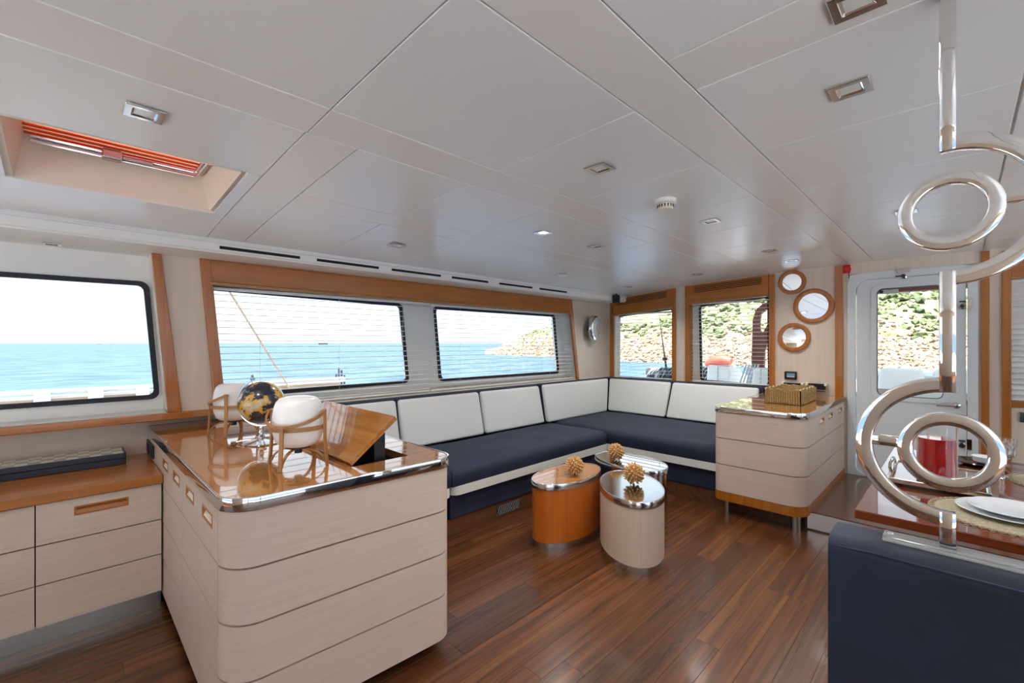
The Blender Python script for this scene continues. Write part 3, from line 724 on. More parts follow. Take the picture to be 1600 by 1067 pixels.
# ================================================================== DESK
DZ = .735; DY = 3.085
dk = thing('desk', 'low pale wood desk with varnished teak top under the left window', 'desk', (-.6,3.4,0))
obj('top', box(-2.2,.382,DY-.015,3.745,DZ-.048,DZ), 'teak_x', dk, bev=.004)
obj('carcass', box(-2.19,.38,DY+.03,3.735,.10,DZ-.05), 'dark_brown', dk)
obj('kickboard', box(-2.19,.38,DY+.05,DY+.07,0,.10), 'steel', dk)
zr = [(.098,.300),(.300,.488),(.488,.685)]
for (xa, xb) in ((-2.1,-1.1),(-1.1,-.097),(-.097,.378)):
    for ri, (z0, z1) in enumerate(zr):
        if ri == 2 and xb > .3:
            hole = [(.035,.60),(.24,.60),(.24,.645),(.035,.645)]; hin = [(.043,.607),(.232,.607),(.232,.638),(.043,.638)]
            d = obj('drawer', fill([(xa+.003,z0+.003),(xb-.002,z0+.003),(xb-.002,z1-.002),(xa+.003,z1-.002)], [hole], fy(DY), (0,.02,0)), 'oak_pale', dk)
            obj('handle', fill(hole, [hin], fy(DY-.002), (0,.014,0)), 'teak_x', d)
            bm = NB(); bm.faces.new([bm.verts.new(p) for p in ((.043,DY+.003,.607),(.232,DY+.003,.607),(.232,DY+.019,.638),(.043,DY+.019,.638))])
            obj('handle_scoop', bm, 'teak_x', d)
        else: obj('drawer', box(xa+.003,xb-.002,DY,DY+.02,z0+.003,z1-.003), 'oak_pale', dk)
# games box on the desk
gb = thing('games_box', 'dark navy games box with a pearl chequered lid on the desk', 'box', (-.04,3.58,DZ))
obj('body', box(-.34,.26,3.485,3.70,DZ+.001,DZ+.035), 'box_navy', gb, bev=.003)
obj('lid', box(-.34,.26,3.485,3.70,DZ+.037,DZ+.068), 'box_navy', gb, bev=.003)
for i in range(12):
    for j in range(4):
        x = -.33+i*.0483; y = 3.493+j*.05
        obj('chequer_tile', box(x,x+.047,y,y+.0487,DZ+.066,DZ+.0705+(.0008 if (i+j)%2 else 0)), 'pearl' if (i+j) % 2 else 'pearl_dark', gb)

# ================================================================== LAMPS ON THE SIDEBOARD
def make_lamp(loc, label, rz):
    t = thing('table_lamp', label, 'table lamp', (0,0,0), group='opal glass lamps on the sideboard')
    prof = [(.012,.078),(.05,.080),(.075,.088),(.093,.108),(.101,.135),(.105,.165),(.106,.19),(.104,.22),(.099,.252),(.09,.278),(.075,.293),(.05,.300),(.015,.302)]
    obj('glass_shade', lathe(prof, 40), 'opal', t, True, local=True)
    obj('base_cap', lathe([(.052,.074),(.052,.081)], 24), 'black', t, True, local=True)
    obj('socket', lathe([(.016,.05),(.016,.074)], 16), 'black', t, True, local=True)
    R = .114
    hoop = [(R*math.cos(2*PI*k/40), R*math.sin(2*PI*k/40), .168) for k in range(40)]
    obj('hoop', ribbon(hoop, .018, .006, (0,0,1), closed=True), 'beech', t, True, local=True)
    for k in range(4):
        a = PI/4+k*PI/2; ca, sa = math.cos(a), math.sin(a); top = .245 if k % 2 == 0 else .18
        pts = [((R+.009+.012*(1-z/.2)**2)*ca, (R+.009+.012*(1-z/.2)**2)*sa, z) for z in (0,.05,.1,.15,top)]
        obj('leg', ribbon(pts, .016, .008, (-sa,ca,0)), 'beech', t, True, local=True)
        pts = []
        for i in range(9):
            f = i/8*PI/2; r = R+.012-(R-.035)*math.sin(f); z = .018+.052*math.sin(f)**.6 if i else .018
            r = .035+(R-.027)*(1-i/8); z = .071-.060*((1-i/8)**.0 if False else (1-(i/8))**2.6)
            r = .03+(R-.018)*(1-(i/8)**1.6); z = .012+.058*math.sin(i/8*PI/2)
            pts.append((r*ca, r*sa, z))
        obj('brace', ribbon(pts, .012, .006, (-sa,ca,0)), 'beech', t, True, local=True)
        if k % 2 == 0: obj('pivot', lathe([(.011,0),(.011,.010)], 12, ((R+.004)*ca,(R+.004)*sa,.232)), 'beech', t, True, local=True)
    a = PI/4; pts = []
    for i in range(21):
        f = a+PI*i/20; r = R+.013
        pts.append((r*math.cos(f), r*math.sin(f), .238-.055*math.sin(PI*i/20)))
    obj('carry_handle', ribbon(pts, .014, .005, (0,0,1)), 'beech', t, True, local=True)
    cord = None
    t.location = loc; t.rotation_euler = (0,0,rz)
    return t
lampA = make_lamp((.738,2.085,TOPZ+.001), 'white opal glass lamp in a bent wood frame, nearest on the sideboard', 1.48)
lampB = dup(lampA, (.715,3.06,TOPZ+.001), .25, 'white opal glass lamp in a bent wood frame, behind the globe')

# ================================================================== GLOBE
gl = thing('globe', 'dark blue desk globe with yellow continents on a chrome stand', 'globe', (.752,2.66,TOPZ))
C0 = Vector((.752,2.66,1.131)); R = .113
tl = math.radians(23); ax = Vector((-math.sin(tl)*S, math.sin(tl)*S, math.cos(tl)))
me = NB(); bmesh.ops.create_uvsphere(me, u_segments=48, v_segments=24, radius=R); bmesh.ops.translate(me, verts=me.verts[:], vec=C0)
obj('sphere', me, 'globe_map', gl, True)
side = Vector((-S, S, 0)).cross(Vector((0,0,1)))
rightv = Vector((-S,S,0))          # image left
pts = []
for k in range(29):
    f = math.radians(-35+k*250/28)+math.radians(23)
    # arc from top pole round the left side to below
    a_ = math.radians(70)+math.radians(215)*k/28
    pts.append(C0+(rightv*-1*math.cos(a_)+Vector((0,0,1))*math.sin(a_))*(R+.012))
obj('meridian_arm', ribbon(pts, .014, .004, (S,S,0)), 'chrome', gl, True)
for s in (1,-1): obj('pole_pin', tube([C0+ax*R*.95*s, C0+ax*(R+.02)*s], .006, 8), 'chrome', gl, True)
obj('finial', lathe([(.002,0),(.012,.006),(.013,.012),(.004,.020),(.009,.026),(.002,.034)], 14, tuple(C0+ax*(R+.012))), 'rail_grey', gl, True)
st = [(.018,.012),(.012,.022),(.019,.034),(.010,.046),(.014,.058),(.009,.07),(.013,.082),(.010,.096)]
obj('stand', lathe(st, 20, (.752,2.66,TOPZ)), 'chrome', gl, True)
obj('base', lathe([(.094,0.001),(.096,.006),(.07,.012),(.04,.016),(.018,.022)], 36, (.752,2.66,TOPZ)), 'chrome', gl, True)
for k in range(3):
    a = k*2*PI/3+.4
    obj('foot', tube([(.752+.02*math.cos(a),2.66+.02*math.sin(a),TOPZ+.02),(.752+.08*math.cos(a),2.66+.08*math.sin(a),TOPZ+.018),(.752+.125*math.cos(a),2.66+.125*math.sin(a),TOPZ+.008)], [.008,.008,.006], 8), 'chrome', gl, True)

# ================================================================== SOFA
sf = thing('corner_sofa', 'navy corner sofa with white back cushions along the windows', 'sofa', (3.6,3.1,ZP))
SFY = 2.62; SFX = 4.04; SZ = .53
def soft(name, p, m, parent, bev=.03, seg=4, puff=0, cuts=0):
    bm = hexa(NB(), p)
    if cuts:
        bmesh.ops.subdivide_edges(bm, edges=bm.edges[:], cuts=cuts, use_grid_fill=True)
        c = sum((v.co for v in bm.verts), Vector())/len(bm.verts)
        ext = [max(abs(v.co[i]-c[i]) for v in bm.verts) for i in range(3)]
        for v in bm.verts:
            r = [(v.co[i]-c[i])/max(ext[i],1e-4) for i in range(3)]
            k = max(0,1-r[0]**2)*max(0,1-r[1]**2)
            v.co.z += puff*k*(1 if r[2] > .9 else 0)
            v.co += Vector(mnoise.noise_vector(v.co*4.0))*puff*.35
    return obj(name, bm, m, parent, smooth=True, bev=bev, seg=seg)
def seat(x0,x1,y0,y1,z0,z1, puff=.02):
    soft('seat_cushion', [(x0,y0,z0),(x1,y0,z0),(x1,y1,z0),(x0,y1,z0),(x0,y0,z1),(x1,y0,z1),(x1,y1,z1),(x0,y1,z1)], 'navy', sf, .05, 4)
# bases
obj('base', box(1.368,2.0,SFY+.05,3.6,ZP,.335), 'navy', sf, bev=.01)
obj('base', box(2.02,4.03,SFY+.045,3.6,ZP,.335), 'navy', sf, bev=.01)
obj('base', box(SFX+.045,5.5,1.5,3.6,ZP,.335), 'navy', sf, bev=.01)
obj('white_band', prism(rounded([(1.368,3.2),(1.368,SFY),(2.005,SFY),(2.005,3.2)], [0,0,.05,0], 6), .325, .392), 'strip_white', sf)
obj('white_band', prism(rounded([(2.02,3.2),(2.02,SFY),(4.03,SFY),(4.03,3.2)], [0,.06,0,0], 6), .325, .392), 'strip_white', sf)
obj('white_band', prism([(SFX,1.505),(5.3,1.505),(5.3,3.3),(SFX,3.3)], .325, .392), 'strip_white', sf)
def pillow(x0,x1,y0,y1,z0,z1,n=14,rr=.055,name='seat_cushion',m='navy',amp=.014,parent=None):
    """rounded cushion: superellipse-style edges, soft crown, slight wrinkles"""
    bm = NB(); nx = max(6,int((x1-x0)/.06)); ny = max(6,int((y1-y0)/.06))
    # box shell subdivided
    xs_ = [x0+(x1-x0)*i/nx for i in range(nx+1)]; ys_ = [y0+(y1-y0)*i/ny for i in range(ny+1)]
    ring = [(x,y0) for x in xs_[:-1]]+[(x1,y) for y in ys_[:-1]]+[(x,y1) for x in xs_[:0:-1]]+[(x0,y) for y in ys_[:0:-1]]
    prof = [(0,z0),(0,z0+(z1-z0)*.3),(0,z1-rr)]+[(rr*(1-math.cos(a)),z1-rr+rr*math.sin(a)) for a in (.4,.8,1.2,PI/2)]
    cx_,cy_ = (x0+x1)/2,(y0+y1)/2
    loops = []
    for ins_, z in prof:
        lp = []
        for (x,y) in ring:
            X = x+(ins_ if x < x0+1e-6 else -ins_ if x > x1-1e-6 else 0); Y = y+(ins_ if y < y0+1e-6 else -ins_ if y > y1-1e-6 else 0)
            if x > x0+1e-6 and x < x1-1e-6: X = min(max(X, x0+ins_), x1-ins_)
            if y > y0+1e-6 and y < y1-1e-6: Y = min(max(Y, y0+ins_), y1-ins_)
            zz = z+ (amp*.6*mnoise.noise(Vector((x*3,y*3,1.7))) if z > z0+.02 else 0)
            bl = amp*math.sin(PI*(z-z0)/(z1-z0)) if z > z0 else 0
            if abs(y-y0) < 1e-6: Y -= bl
            if abs(x-x0) < 1e-6: X -= bl
            lp.append(bm.verts.new((X,Y,zz)))
        loops.append(lp)
    for a,b in zip(loops, loops[1:]):
        for k in range(len(a)): 
            j = (k+1) % len(a); bm.faces.new((a[k],a[j],b[j],b[k]))
    # top grid
    top = loops[-1]; N = len(top)
    grid = {}
    for k,(x,y) in enumerate(ring): grid[(round((x-x0)/(x1-x0)*nx), round((y-y0)/(y1-y0)*ny))] = top[k]
    for i in range(1,nx):
        for j in range(1,ny):
            fx_ = i/nx; fy_ = j/ny
            x = x0+rr+(x1-x0-2*rr)*fx_ ; y = y0+rr+(y1-y0-2*rr)*fy_
            z = z1+amp*1.6*(1-(2*fx_-1)**4)*(1-(2*fy_-1)**4)+amp*.5*mnoise.noise(Vector((x*5,y*5,.3)))
            grid[(i,j)] = bm.verts.new((x,y,z))
    for i in range(nx):
        for j in range(ny): bm.faces.new((grid[(i,j)],grid[(i+1,j)],grid[(i+1,j+1)],grid[(i,j+1)]))
    bm.faces.new(loops[0][::-1])
    return obj(name, bm, m, parent or sf, smooth=True)
pillow(1.368,1.998,SFY+.012,3.4,.392,SZ)
pillow(2.012,4.03,SFY+.005,3.4,.392,SZ)
pillow(SFX+.005,5.2,1.51,3.4,.392,SZ+.012)
# back frame (navy) and white back cushions
obj('back_frame', box(1.368,5.5,3.5,3.60,ZP,.965), 'navy', sf, bev=.01)
obj('back_frame', box(5.42,5.54,1.50,3.60,ZP,.965), 'navy', sf, bev=.01)
def bcush_y(x0,x1,yb=3.34,yt=3.43,zt=.955,e=0):
    obj('back_cushion_shell', hexa(NB(), [(x0,yb+.05,SZ+.004),(x1,yb+.05,SZ+.004),(x1,3.5,SZ+.004),(x0,3.5,SZ+.004),(x0,yt+.03,zt+.012),(x1+e,yt+.03,zt+.012),(x1+e,3.505,zt+.012),(x0,3.505,zt+.012)]), 'navy', sf, True, bev=.012)
    g = .011
    obj('back_cushion', hexa(NB(), [(x0+g,yb,SZ+.012),(x1-g,yb,SZ+.012),(x1-g,yb+.08,SZ+.012),(x0+g,yb+.08,SZ+.012),(x0+g,yt,zt),(x1-g+e,yt,zt),(x1-g+e,yt+.055,zt),(x0+g,yt+.055,zt)]), 'white_leather', sf, True, bev=.028, seg=4)
bcush_y(1.368,2.035); bcush_y(2.035,2.975); bcush_y(2.975,3.89); bcush_y(3.90,5.12,3.31,3.40,.965,.17)
def bcush_x(y0,y1,xb=5.10,xt=5.28,zt=.965,e=0):
    obj('back_cushion_shell', hexa(NB(), [(xb+.05,y0,SZ+.02),(5.43,y0,SZ+.02),(5.43,y1,SZ+.02),(xb+.05,y1,SZ+.02),(xt+.03,y0,zt+.012),(5.435,y0,zt+.012),(5.435,y1+e,zt+.012),(xt+.03,y1+e,zt+.012)]), 'navy', sf, True, bev=.012)
    g = .011
    obj('back_cushion', hexa(NB(), [(xb,y0+g,SZ+.025),(xb+.08,y0+g,SZ+.025),(xb+.08,y1-g,SZ+.025),(xb,y1-g,SZ+.025),(xt,y0+g,zt),(xt+.055,y0+g,zt),(xt+.055,y1-g+e,zt),(xt,y1-g+e,zt)]), 'white_leather', sf, True, bev=.028, seg=4)
bcush_x(2.51,3.325,e=.09); bcush_x(1.52,2.51)

# ================================================================== OVAL TABLES
def oval(cx, cy, a, b, rz, h, m, mtop, label, base_m='steel', trim='chrome_soft'):
    t = thing('oval_table', label, 'side table', (cx,cy,0), group='oval side tables')
    e = [(1,0),(1,.001)]
    def el(s, z): return (s, z)
    kw = dict(n=64, c=(cx,cy,0), sx=a, sy=b, rz=rz)
    obj('plinth_ring', lathe([(.95,0),(.95,.052)], **kw), base_m, t, True)
    obj('body', lathe([(.985,.05),(.985,h-.045)], **kw), m, t, True)
    obj('rim', lathe([(1,h-.046),(1.003,h-.04),(1.003,h-.004),(.995,h),(.965,h),(.965,h-.01)], cap=False, **kw), trim, t, True)
    obj('top', lathe([(.966,h-.012),(.966,h-.003)], **kw), mtop, t, True)
    return t
mat('steel_body', (.55,.53,.52), .12, metal=1)
mat('lacquer_grey', (.56,.57,.56), .06, coat=1)
mat('lacquer_orange', (.42,.17,.045), .06, coat=1)
wood('teak_oval', (.44,.10,.007), (.58,.155,.014), (50,50,1.4), .28, coat=.3, bump=.02)
oval(2.707,2.11,.352,.192,.017,.465,'teak_oval','lacquer_orange','oval side table in orange teak with a chrome rim')
oval(2.809,1.63,.360,.213,.707,.462,'oak_pale_v','polished_steel_top','oval side table in pale limed wood with a chrome rim')
oval(3.37,1.97,.350,.218,1.363,.467,'steel_body','mirror','oval side table clad in polished steel behind the other two')
def coral(cx, cy, z, r, label):
    t = thing('coral_ornament', label, 'ornament', (cx,cy,z), group='ball ornaments on the oval tables')
    c = Vector((cx,cy,z+r*.92))
    bm = NB(); bmesh.ops.create_icosphere(bm, subdivisions=2, radius=r*.5); bmesh.ops.translate(bm, verts=bm.verts[:], vec=c)
    obj('core', bm, 'shell', t, True)
    n = 90; bm = NB(); ga = PI*(3-math.sqrt(5))
    for k in range(n):
        zz = 1-2*(k+.5)/n; rr = math.sqrt(1-zz*zz); a = ga*k
        d = Vector((rr*math.cos(a), rr*math.sin(a), zz))
        if d.z < -.93: continue
        L = r*random.uniform(.86,1.02)
        tube([c+d*r*.4, c+d*L*.8, c+d*L], [r*.05,r*.10,r*.075], 6, bm)
    o = obj('petals', bm, 'shell', t, True); o['kind'] = 'stuff'
coral(2.700,2.04,.465,.075,'straw coloured spiky ball ornament on the orange oval table')
coral(2.83,1.62,.462,.080,'straw coloured spiky ball ornament on the pale oval table')
coral(3.29,2.05,.467,.075,'straw coloured spiky ball ornament on the steel oval table')

# ================================================================== CABINET BY THE DOOR
bx0, by0, by1 = 3.93, .82, 1.495
cb = thing('low_cabinet', 'pale wood low cabinet on steel legs beside the white door', 'cabinet', (4.7,1.15,0))
foot = rounded([(XB-.01,by0),(bx0,by0),(bx0,by1),(XB-.01,by1)], [0,.13,.07,0], 8)[::-1]
rows2 = [(.196,.427),(.427,.648),(.648,.870)]
fr = foot[:]
# front wrap: from left side round to the start of the drawers on the door side
wrapped = rounded([(4.33,by0),(bx0,by0),(bx0,by1),(5.45,by1)], [0,.13,.07,0], 8)
cab_panels(cb, wrapped[::-1], rows2, 'oak_pale')
obj('carcass', prism(rounded([(XB-.03,by0+.022),(bx0+.022,by0+.022),(bx0+.022,by1-.022),(XB-.03,by1-.022)], [0,.11,.05,0], 6), .19, .866), 'dark_brown', cb)
obj('base_board', prism(rounded([(XB-.03,by0-.004),(bx0-.004,by0-.004),(bx0-.004,by1+.002),(XB-.03,by1+.002)], [0,.135,.07,0], 8), .142, .196), 'teak_v', cb, True)
obj('base_underside', prism(rounded([(RX-.02,by0-.002),(bx0-.002,by0-.002),(bx0-.002,by1),(RX-.02,by1)], [0,.12,.07,0], 8), .125, .145), 'teak_v', cb, True)
for (xa, xb) in ((4.33,4.62),(4.62,5.05),(5.05,5.53)):
    for ri, (z0, z1) in enumerate(rows2):
        if ri == 2:
            xc = (xa+xb)/2+.02; zz = .80; w = .09; h = .026
            hole = [(xc-w,zz-h),(xc+w,zz-h),(xc+w,zz+h),(xc-w,zz+h)]; hin = [(xc-w+.01,zz-h+.009),(xc+w-.01,zz-h+.009),(xc+w-.01,zz+h-.009),(xc-w+.01,zz+h-.009)]
            d = obj('drawer', fill([(xa+.0015,z0+.0025),(xb-.0015,z0+.0025),(xb-.0015,z1-.0025),(xa+.0015,z1-.0025)], [hole], fy(by0), (0,.02,0)), 'oak_pale', cb)
            obj('handle', fill(hole, [hin], fy(by0-.0015), (0,.014,0)), 'teak_x', d)
            bm = NB(); bm.faces.new([bm.verts.new(p) for p in ((hin[0][0],by0+.002,hin[0][1]),(hin[1][0],by0+.002,hin[1][1]),(hin[2][0],by0+.019,hin[2][1]),(hin[3][0],by0+.019,hin[3][1]))])
            obj('handle_scoop', bm, 'ivory', d)  # light caught in the hollow is put into the ivory colour
        else: obj('drawer', box(xa+.0015,xb-.0015,by0,by0+.02,z0+.0025,z1-.0025), 'oak_pale', cb)
o1 = rounded([(XB-.005,by0-.008),(bx0-.008,by0-.008),(bx0-.008,by1+.004),(XB-.005,by1+.004)], [0,.135,.07,0], 8)
i1 = rounded([(XB-.017,by0+.004),(bx0+.004,by0+.004),(bx0+.004,by1-.008),(XB-.017,by1-.008)], [0,.125,.06,0], 8)
obj('chrome_edge', fill(o1, [i1], lambda a,b: (a,b,.868), (0,0,.047)), 'chrome', cb, True, bev=.0025)
obj('counter_top', prism(rounded([(XB-.018,by0+.005),(bx0+.005,by0+.005),(bx0+.005,by1-.009),(XB-.018,by1-.009)], [0,.124,.06,0], 8), .87, .913), 'teak_lacquer', cb)
for (x,y,r) in ((4.0,1.405,.018),(4.02,.90,.034)): obj('leg', lathe([(r,0),(r,.126)], 20, (x,y,0)), 'steel', cb, True)
# basket
bk = thing('straw_basket', 'woven straw basket with scalloped rim on the low cabinet', 'basket', (4.73,1.105,.914))
B0 = onz(1193,632,.914); 
bx_a, bx_b, by_a, by_b = 4.46, 5.0, .965, 1.245
rim = []
def scal(y0, y1, n, z): 
    pts = [(y0, .914)]
    pts = []
    for k in range(n):
        for i in range(6):
            f = i/6; pts.append((y0+(y1-y0)*(k+f)/n, z+.016*math.sin(PI*f)))
    pts.append((y1, z)); return pts
zt = 1.036
ptsY = [(by_a,.916),(by_b,.916)]+scal(by_b,by_a,4,zt)
obj('front_side', fill(ptsY, [], fx(bx_a), (.014,0,0)), 'straw', bk)
obj('back_side', fill(ptsY, [], fx(bx_b-.014), (.014,0,0)), 'straw', bk)
ptsX = [(bx_a,.916),(bx_b,.916)]+scal(bx_b,bx_a,5,zt)
obj('right_side', fill(ptsX, [], fy(by_a), (0,.014,0)), 'straw', bk)
obj('left_side', fill(ptsX, [], fy(by_b-.014), (0,.014,0)), 'straw', bk)
obj('bottom', box(bx_a,bx_b,by_a,by_b,.9145,.926), 'straw', bk)
bm = NB()
for k in range(15):
    y = by_a+.012+(by_b-by_a-.024)*k/14; tube([(bx_a-.003,y,.918),(bx_a-.003,y,zt-.002+.012*abs(math.sin(PI*k/14*4)))], .0065, 6, bm)
for k in range(15):
    x = bx_a+.012+(bx_b-bx_a-.024)*k/14; tube([(x,by_a-.003,.918),(x+.02,by_a-.003,zt)], .0065, 6, bm)
o = obj('woven_stakes', bm, 'straw', bk, True); o['kind'] = 'stuff'
# wall fittings above the cabinet
cp = thing('control_panel', 'small black control panel with a blue display on the wall', 'control panel', (XB,1.295,1.10))
obj('case', box(XB-.022,XB-.001,1.235,1.355,1.055,1.145), 'black', cp, bev=.012)
mat('display', (.10,.16,.22), .2, emit=(.25,.45,.65), estr=.15)
obj('display', box(XB-.0235,XB-.0215,1.255,1.33,1.082,1.125), 'display', cp)
for k in range(5): obj('key', box(XB-.0245,XB-.0215,1.258+k*.0145,1.268+k*.0145,1.083,1.094), 'white_plastic', cp)
for (y0,y1,zz,hh,lab) in ((1.18,1.365,1.012,.022,'slim dark towel bar with white ends behind the basket'),(.975,1.14,1.0,.06,'dark bar holder with white ends right of the basket')):
    r = thing('wall_rack', lab, 'rack', (XB,(y0+y1)/2,zz), group='dark bars on the wall')
    obj('bar', box(XB-.05,XB-.03,y0,y1,zz-hh/2,zz+hh/2), 'black', r, bev=.004)
    for y in (y0,y1): obj('bracket', box(XB-.055,XB-.001,y-.012,y+.012,zz+hh/2-.022,zz+hh/2+.006), 'white_plastic', r, bev=.003)
    if hh > .05: obj('shelf_rail', box(XB-.055,XB-.03,y0,y1,zz-hh/2-.022,zz-hh/2-.012), 'chrome', r)
# mirrors
for (px,py,R,r,lab) in ((1238,441,.132,.089,'smallest round mirror in a teak frame, topmost of three'),(1271,478,.182,.134,'largest round mirror in a teak frame, middle of three'),(1241,527,.156,.110,'medium round mirror in a teak frame, lowest of three')):
    p = onx(px,py,XB)
    t = thing('round_mirror', lab, 'mirror', (XB,p.y,p.z), group='round mirrors on the aft wall')
    bm = ring_x(R, r, 48, (XB-.024,p.y,p.z), .023); obj('frame', bm, 'teak_v', t, True, bev=.006)
    mg = lathe([(r+.004,0),(r+.004,.004)], 48); o = obj('mirror_glass', mg, 'mirror', t, local=True); o.rotation_euler = (0,-PI/2+.035,.03 if R < .15 else -.02); o.location = (-.012,0,0)
# clock on the left wall
ck = thing('wall_clock', 'round chrome wall clock on the beige wall of the sofa corner', 'clock', (5.15,YW-.05,1.655), .27)
obj('mount', lathe([(.05,-.06),(.09,0)], 20), 'black', ck, True, local=True).rotation_euler = (PI/2,0,0)
for nm, prof, m in (('case',[(.175,0),(.178,.02),(.17,.05),(.15,.058)],'chrome_soft'),('dial',[(.145,.0585),(.145,.0595)],'dial_grey')):
    o = obj(nm, lathe(prof, 40), m, ck, True, local=True); o.rotation_euler = (PI/2,0,0)
for k in range(12):
    a = k*PI/6; o = obj('hour_mark', box(-.004,.004,.11,.135,.0595,.0605), 'black', ck, local=True); o.rotation_euler = (PI/2,a,0)
for a, L_ in ((.6,.07),(2.4,.11)):
    o = obj('hand', box(-.004,.004,-.01,L_,.0605,.0615), 'black', ck, local=True); o.rotation_euler = (PI/2,a,0)
# speaker, alarm
sp = thing('small_speaker', 'small black speaker under the ceiling in the sofa corner', 'speaker', (5.22,3.25,2.04))
obj('cabinet', box(5.18,5.26,3.215,3.285,1.985,2.09), 'black', sp, bev=.006)
o = obj('cone', lathe([(.03,0),(.012,-.008)], 20), 'gasket', sp, True, local=True); o.rotation_euler = (0,-PI/2,0); o.location = (-.0415,0,0)
obj('bracket', box(5.21,5.23,3.24,3.26,2.088,zc(3.25)), 'black', sp)
al = thing('alarm_sounder', 'small red alarm sounder above the door frame', 'alarm', (XB,.80,2.19))
obj('housing', lathe([(.03,0),(.03,.03),(.022,.045)], 20, (0,0,0)), 'red_plastic', al, True, local=True).rotation_euler = (0,-PI/2,0)
obj('bracket', box(XB-.02,XB-.0005,.775,.835,2.15,2.235), 'red_plastic', al, bev=.004)
obj('cable', tube([(XB-.012,.79,2.15),(XB-.012,.785,2.12),(XB-.012,.79,2.10)], .004, 6), 'black', al)
sw = thing('switch_plate', 'chrome switch plate below the window blind', 'switch', (XB,-.39,.86))
obj('plate', box(XB-.012,XB-.0005,-.46,-.345,.80,.885), 'chrome_soft', sw, bev=.003)
obj('rocker', box(XB-.017,XB-.011,-.44,-.375,.81,.85), 'black', sw)

# ================================================================== DINING CORNER
bn = thing('banquette', 'navy velvet banquette back in the right foreground', 'bench', (1.43,-.6,0))
BT = .968
prof = rounded([(1.352,.03),(1.525,.03),(1.515,BT),(1.352,BT)], [.02,.02,.04,.035], 6)
bm = fill(prof, [], lambda a,b: (a,.234,b), (0,-2.2,0))
obj('backrest', bm, 'navy_velvet', bn, True, bev=.018, seg=3)
obj('piping', tube([(1.354,.230,.05),(1.354,.230,.915),(1.357,.224,.945),(1.357,.15,.951),(1.357,-1.9,.951)], .003, 6), 'navy', bn, True)
pillow(1.53,2.05,-1.95,.215,.20,.46, parent=bn, m='navy_velvet', name='seat')
obj('plinth', box(1.40,1.98,-1.93,.15,0,.20), 'dark_brown', bn)
rl = thing('acrylic_rail', 'clear acrylic rail lying along the top of the navy banquette', 'rail', (1.43,-.6,BT))
obj('bar', box(1.41,1.455,-1.9,.134,BT+.0005,BT+.016), 'acrylic', rl, bev=.003)
obj('end_bolt', lathe([(.0065,0),(.005,.003)], 12, (1.432,.12,BT+.016)), 'chrome', rl, True)
# chrome partition
XS = 1.42; TS = .022; YC0 = .0184; K = .80
sc = thing('chrome_partition', 'tall polished chrome partition of rings and arcs standing on the banquette', 'partition', (XS,YC0,BT+.016))
def bar_z(z0, z1, nm='upright'): return obj(nm, box(XS-.0008,XS+TS+.0008,YC0-.016*K,YC0+.020*K,z0,z1), 'chrome', sc, True, bev=.003)
zu, zl = 1.45+.378*K, 1.45-.311*K; Ro, Ri = .213*K, .170*K
def arc(zc0, sgn):
    n = 40; o = []; i_ = []
    for k in range(n+1):
        a = -PI/2+PI*k/n; o.append((YC0+sgn*Ro*math.cos(a), zc0+Ro*math.sin(a))); i_.append((YC0+sgn*Ri*math.cos(a), zc0+Ri*math.sin(a)))
    bm = fill(o+i_[::-1], [], fx(XS), (TS,0,0)); obj('arc', bm, 'chrome', sc, True, bev=.003)
    obj('ring', ring_x(.112*K, .076*K, 56, (XS,YC0,zc0), TS), 'chrome', sc, True, bev=.003)
    y0 = YC0+sgn*.108*K; y1 = YC0+sgn*(Ri+.003)
    obj('arm', box(XS+.0006,XS+TS-.0006,min(y0,y1),max(y0,y1),zc0-.003*K,zc0+.027*K), 'chrome', sc, True, bev=.002)
arc(zu, -1); arc(zl, 1)
bar_z(zu+Ri, zc(YC0)-.002); bar_z(zl+Ri, zu-Ri); bar_z(BT+.0165, zl-Ri)
# table
tb = thing('dining_table', 'dark glossy mahogany dining table set for a meal', 'table', (3.1,-.5,0))
obj('table_top', box(2.355,3.95,-1.7,.315,.712,.75), 'mahogany', tb, bev=.004)
obj('pedestal', prism(rounded([(2.9,-.95),(3.4,-.95),(3.4,-.45),(2.9,-.45)], .1, 6), 0, .712), 'dark_brown', tb, True)
def placemat(cx, cy, r, label):
    t = thing('placemat', label, 'placemat', (cx,cy,.7505), group='round woven placemats')
    obj('woven_disc', lathe([(r,0),(r,.004),(r*.97,.0065),(r*.2,.0065)], 64, (cx,cy,.7505)), 'mat_weave', t, True)
    bm = NB(); n = 56
    for k in range(n):
        a = 2*PI*k/n; c = Vector((cx+(r+.006)*math.cos(a), cy+(r+.006)*math.sin(a), .755)); rd = Vector((math.cos(a),math.sin(a),0)); tg = Vector((-math.sin(a),math.cos(a),0))
        tube([c+rd*.014*math.cos(2*PI*j/8)+tg*.011*math.sin(2*PI*j/8) for j in range(8)], .0018, 4, bm, closed=True)
    o = obj('looped_fringe', bm, 'mat_weave', t); o['kind'] = 'stuff'
placemat(2.665,-.135,.215,'round straw placemat with looped fringe under the white plates')
placemat(3.46,-.40,.21,'round straw placemat on the far side of the dining table')
def plate(cx, cy, z, r, label, m='porcelain'):
    t = obj('plate', lathe([(r*.55,0),(r*.62,.004),(r*.98,.017),(r,.020),(r*.985,.0215),(r*.64,.0085),(r*.6,.0065),(.002,.006)], 64, (0,0,0)), m, None, True)
    t.location = (cx,cy,z); return tag(t, label, 'plate', 'stacked plates')
plate(2.685,-.145,.7575,.162,'large white dinner plate on the nearest placemat')
plate(2.695,-.15,.7685,.132,'smaller white plate stacked on the dinner plate')
plate(3.72,-.08,.7505,.12,'dark plate at the far end of the dining table', 'porcelain_dark')
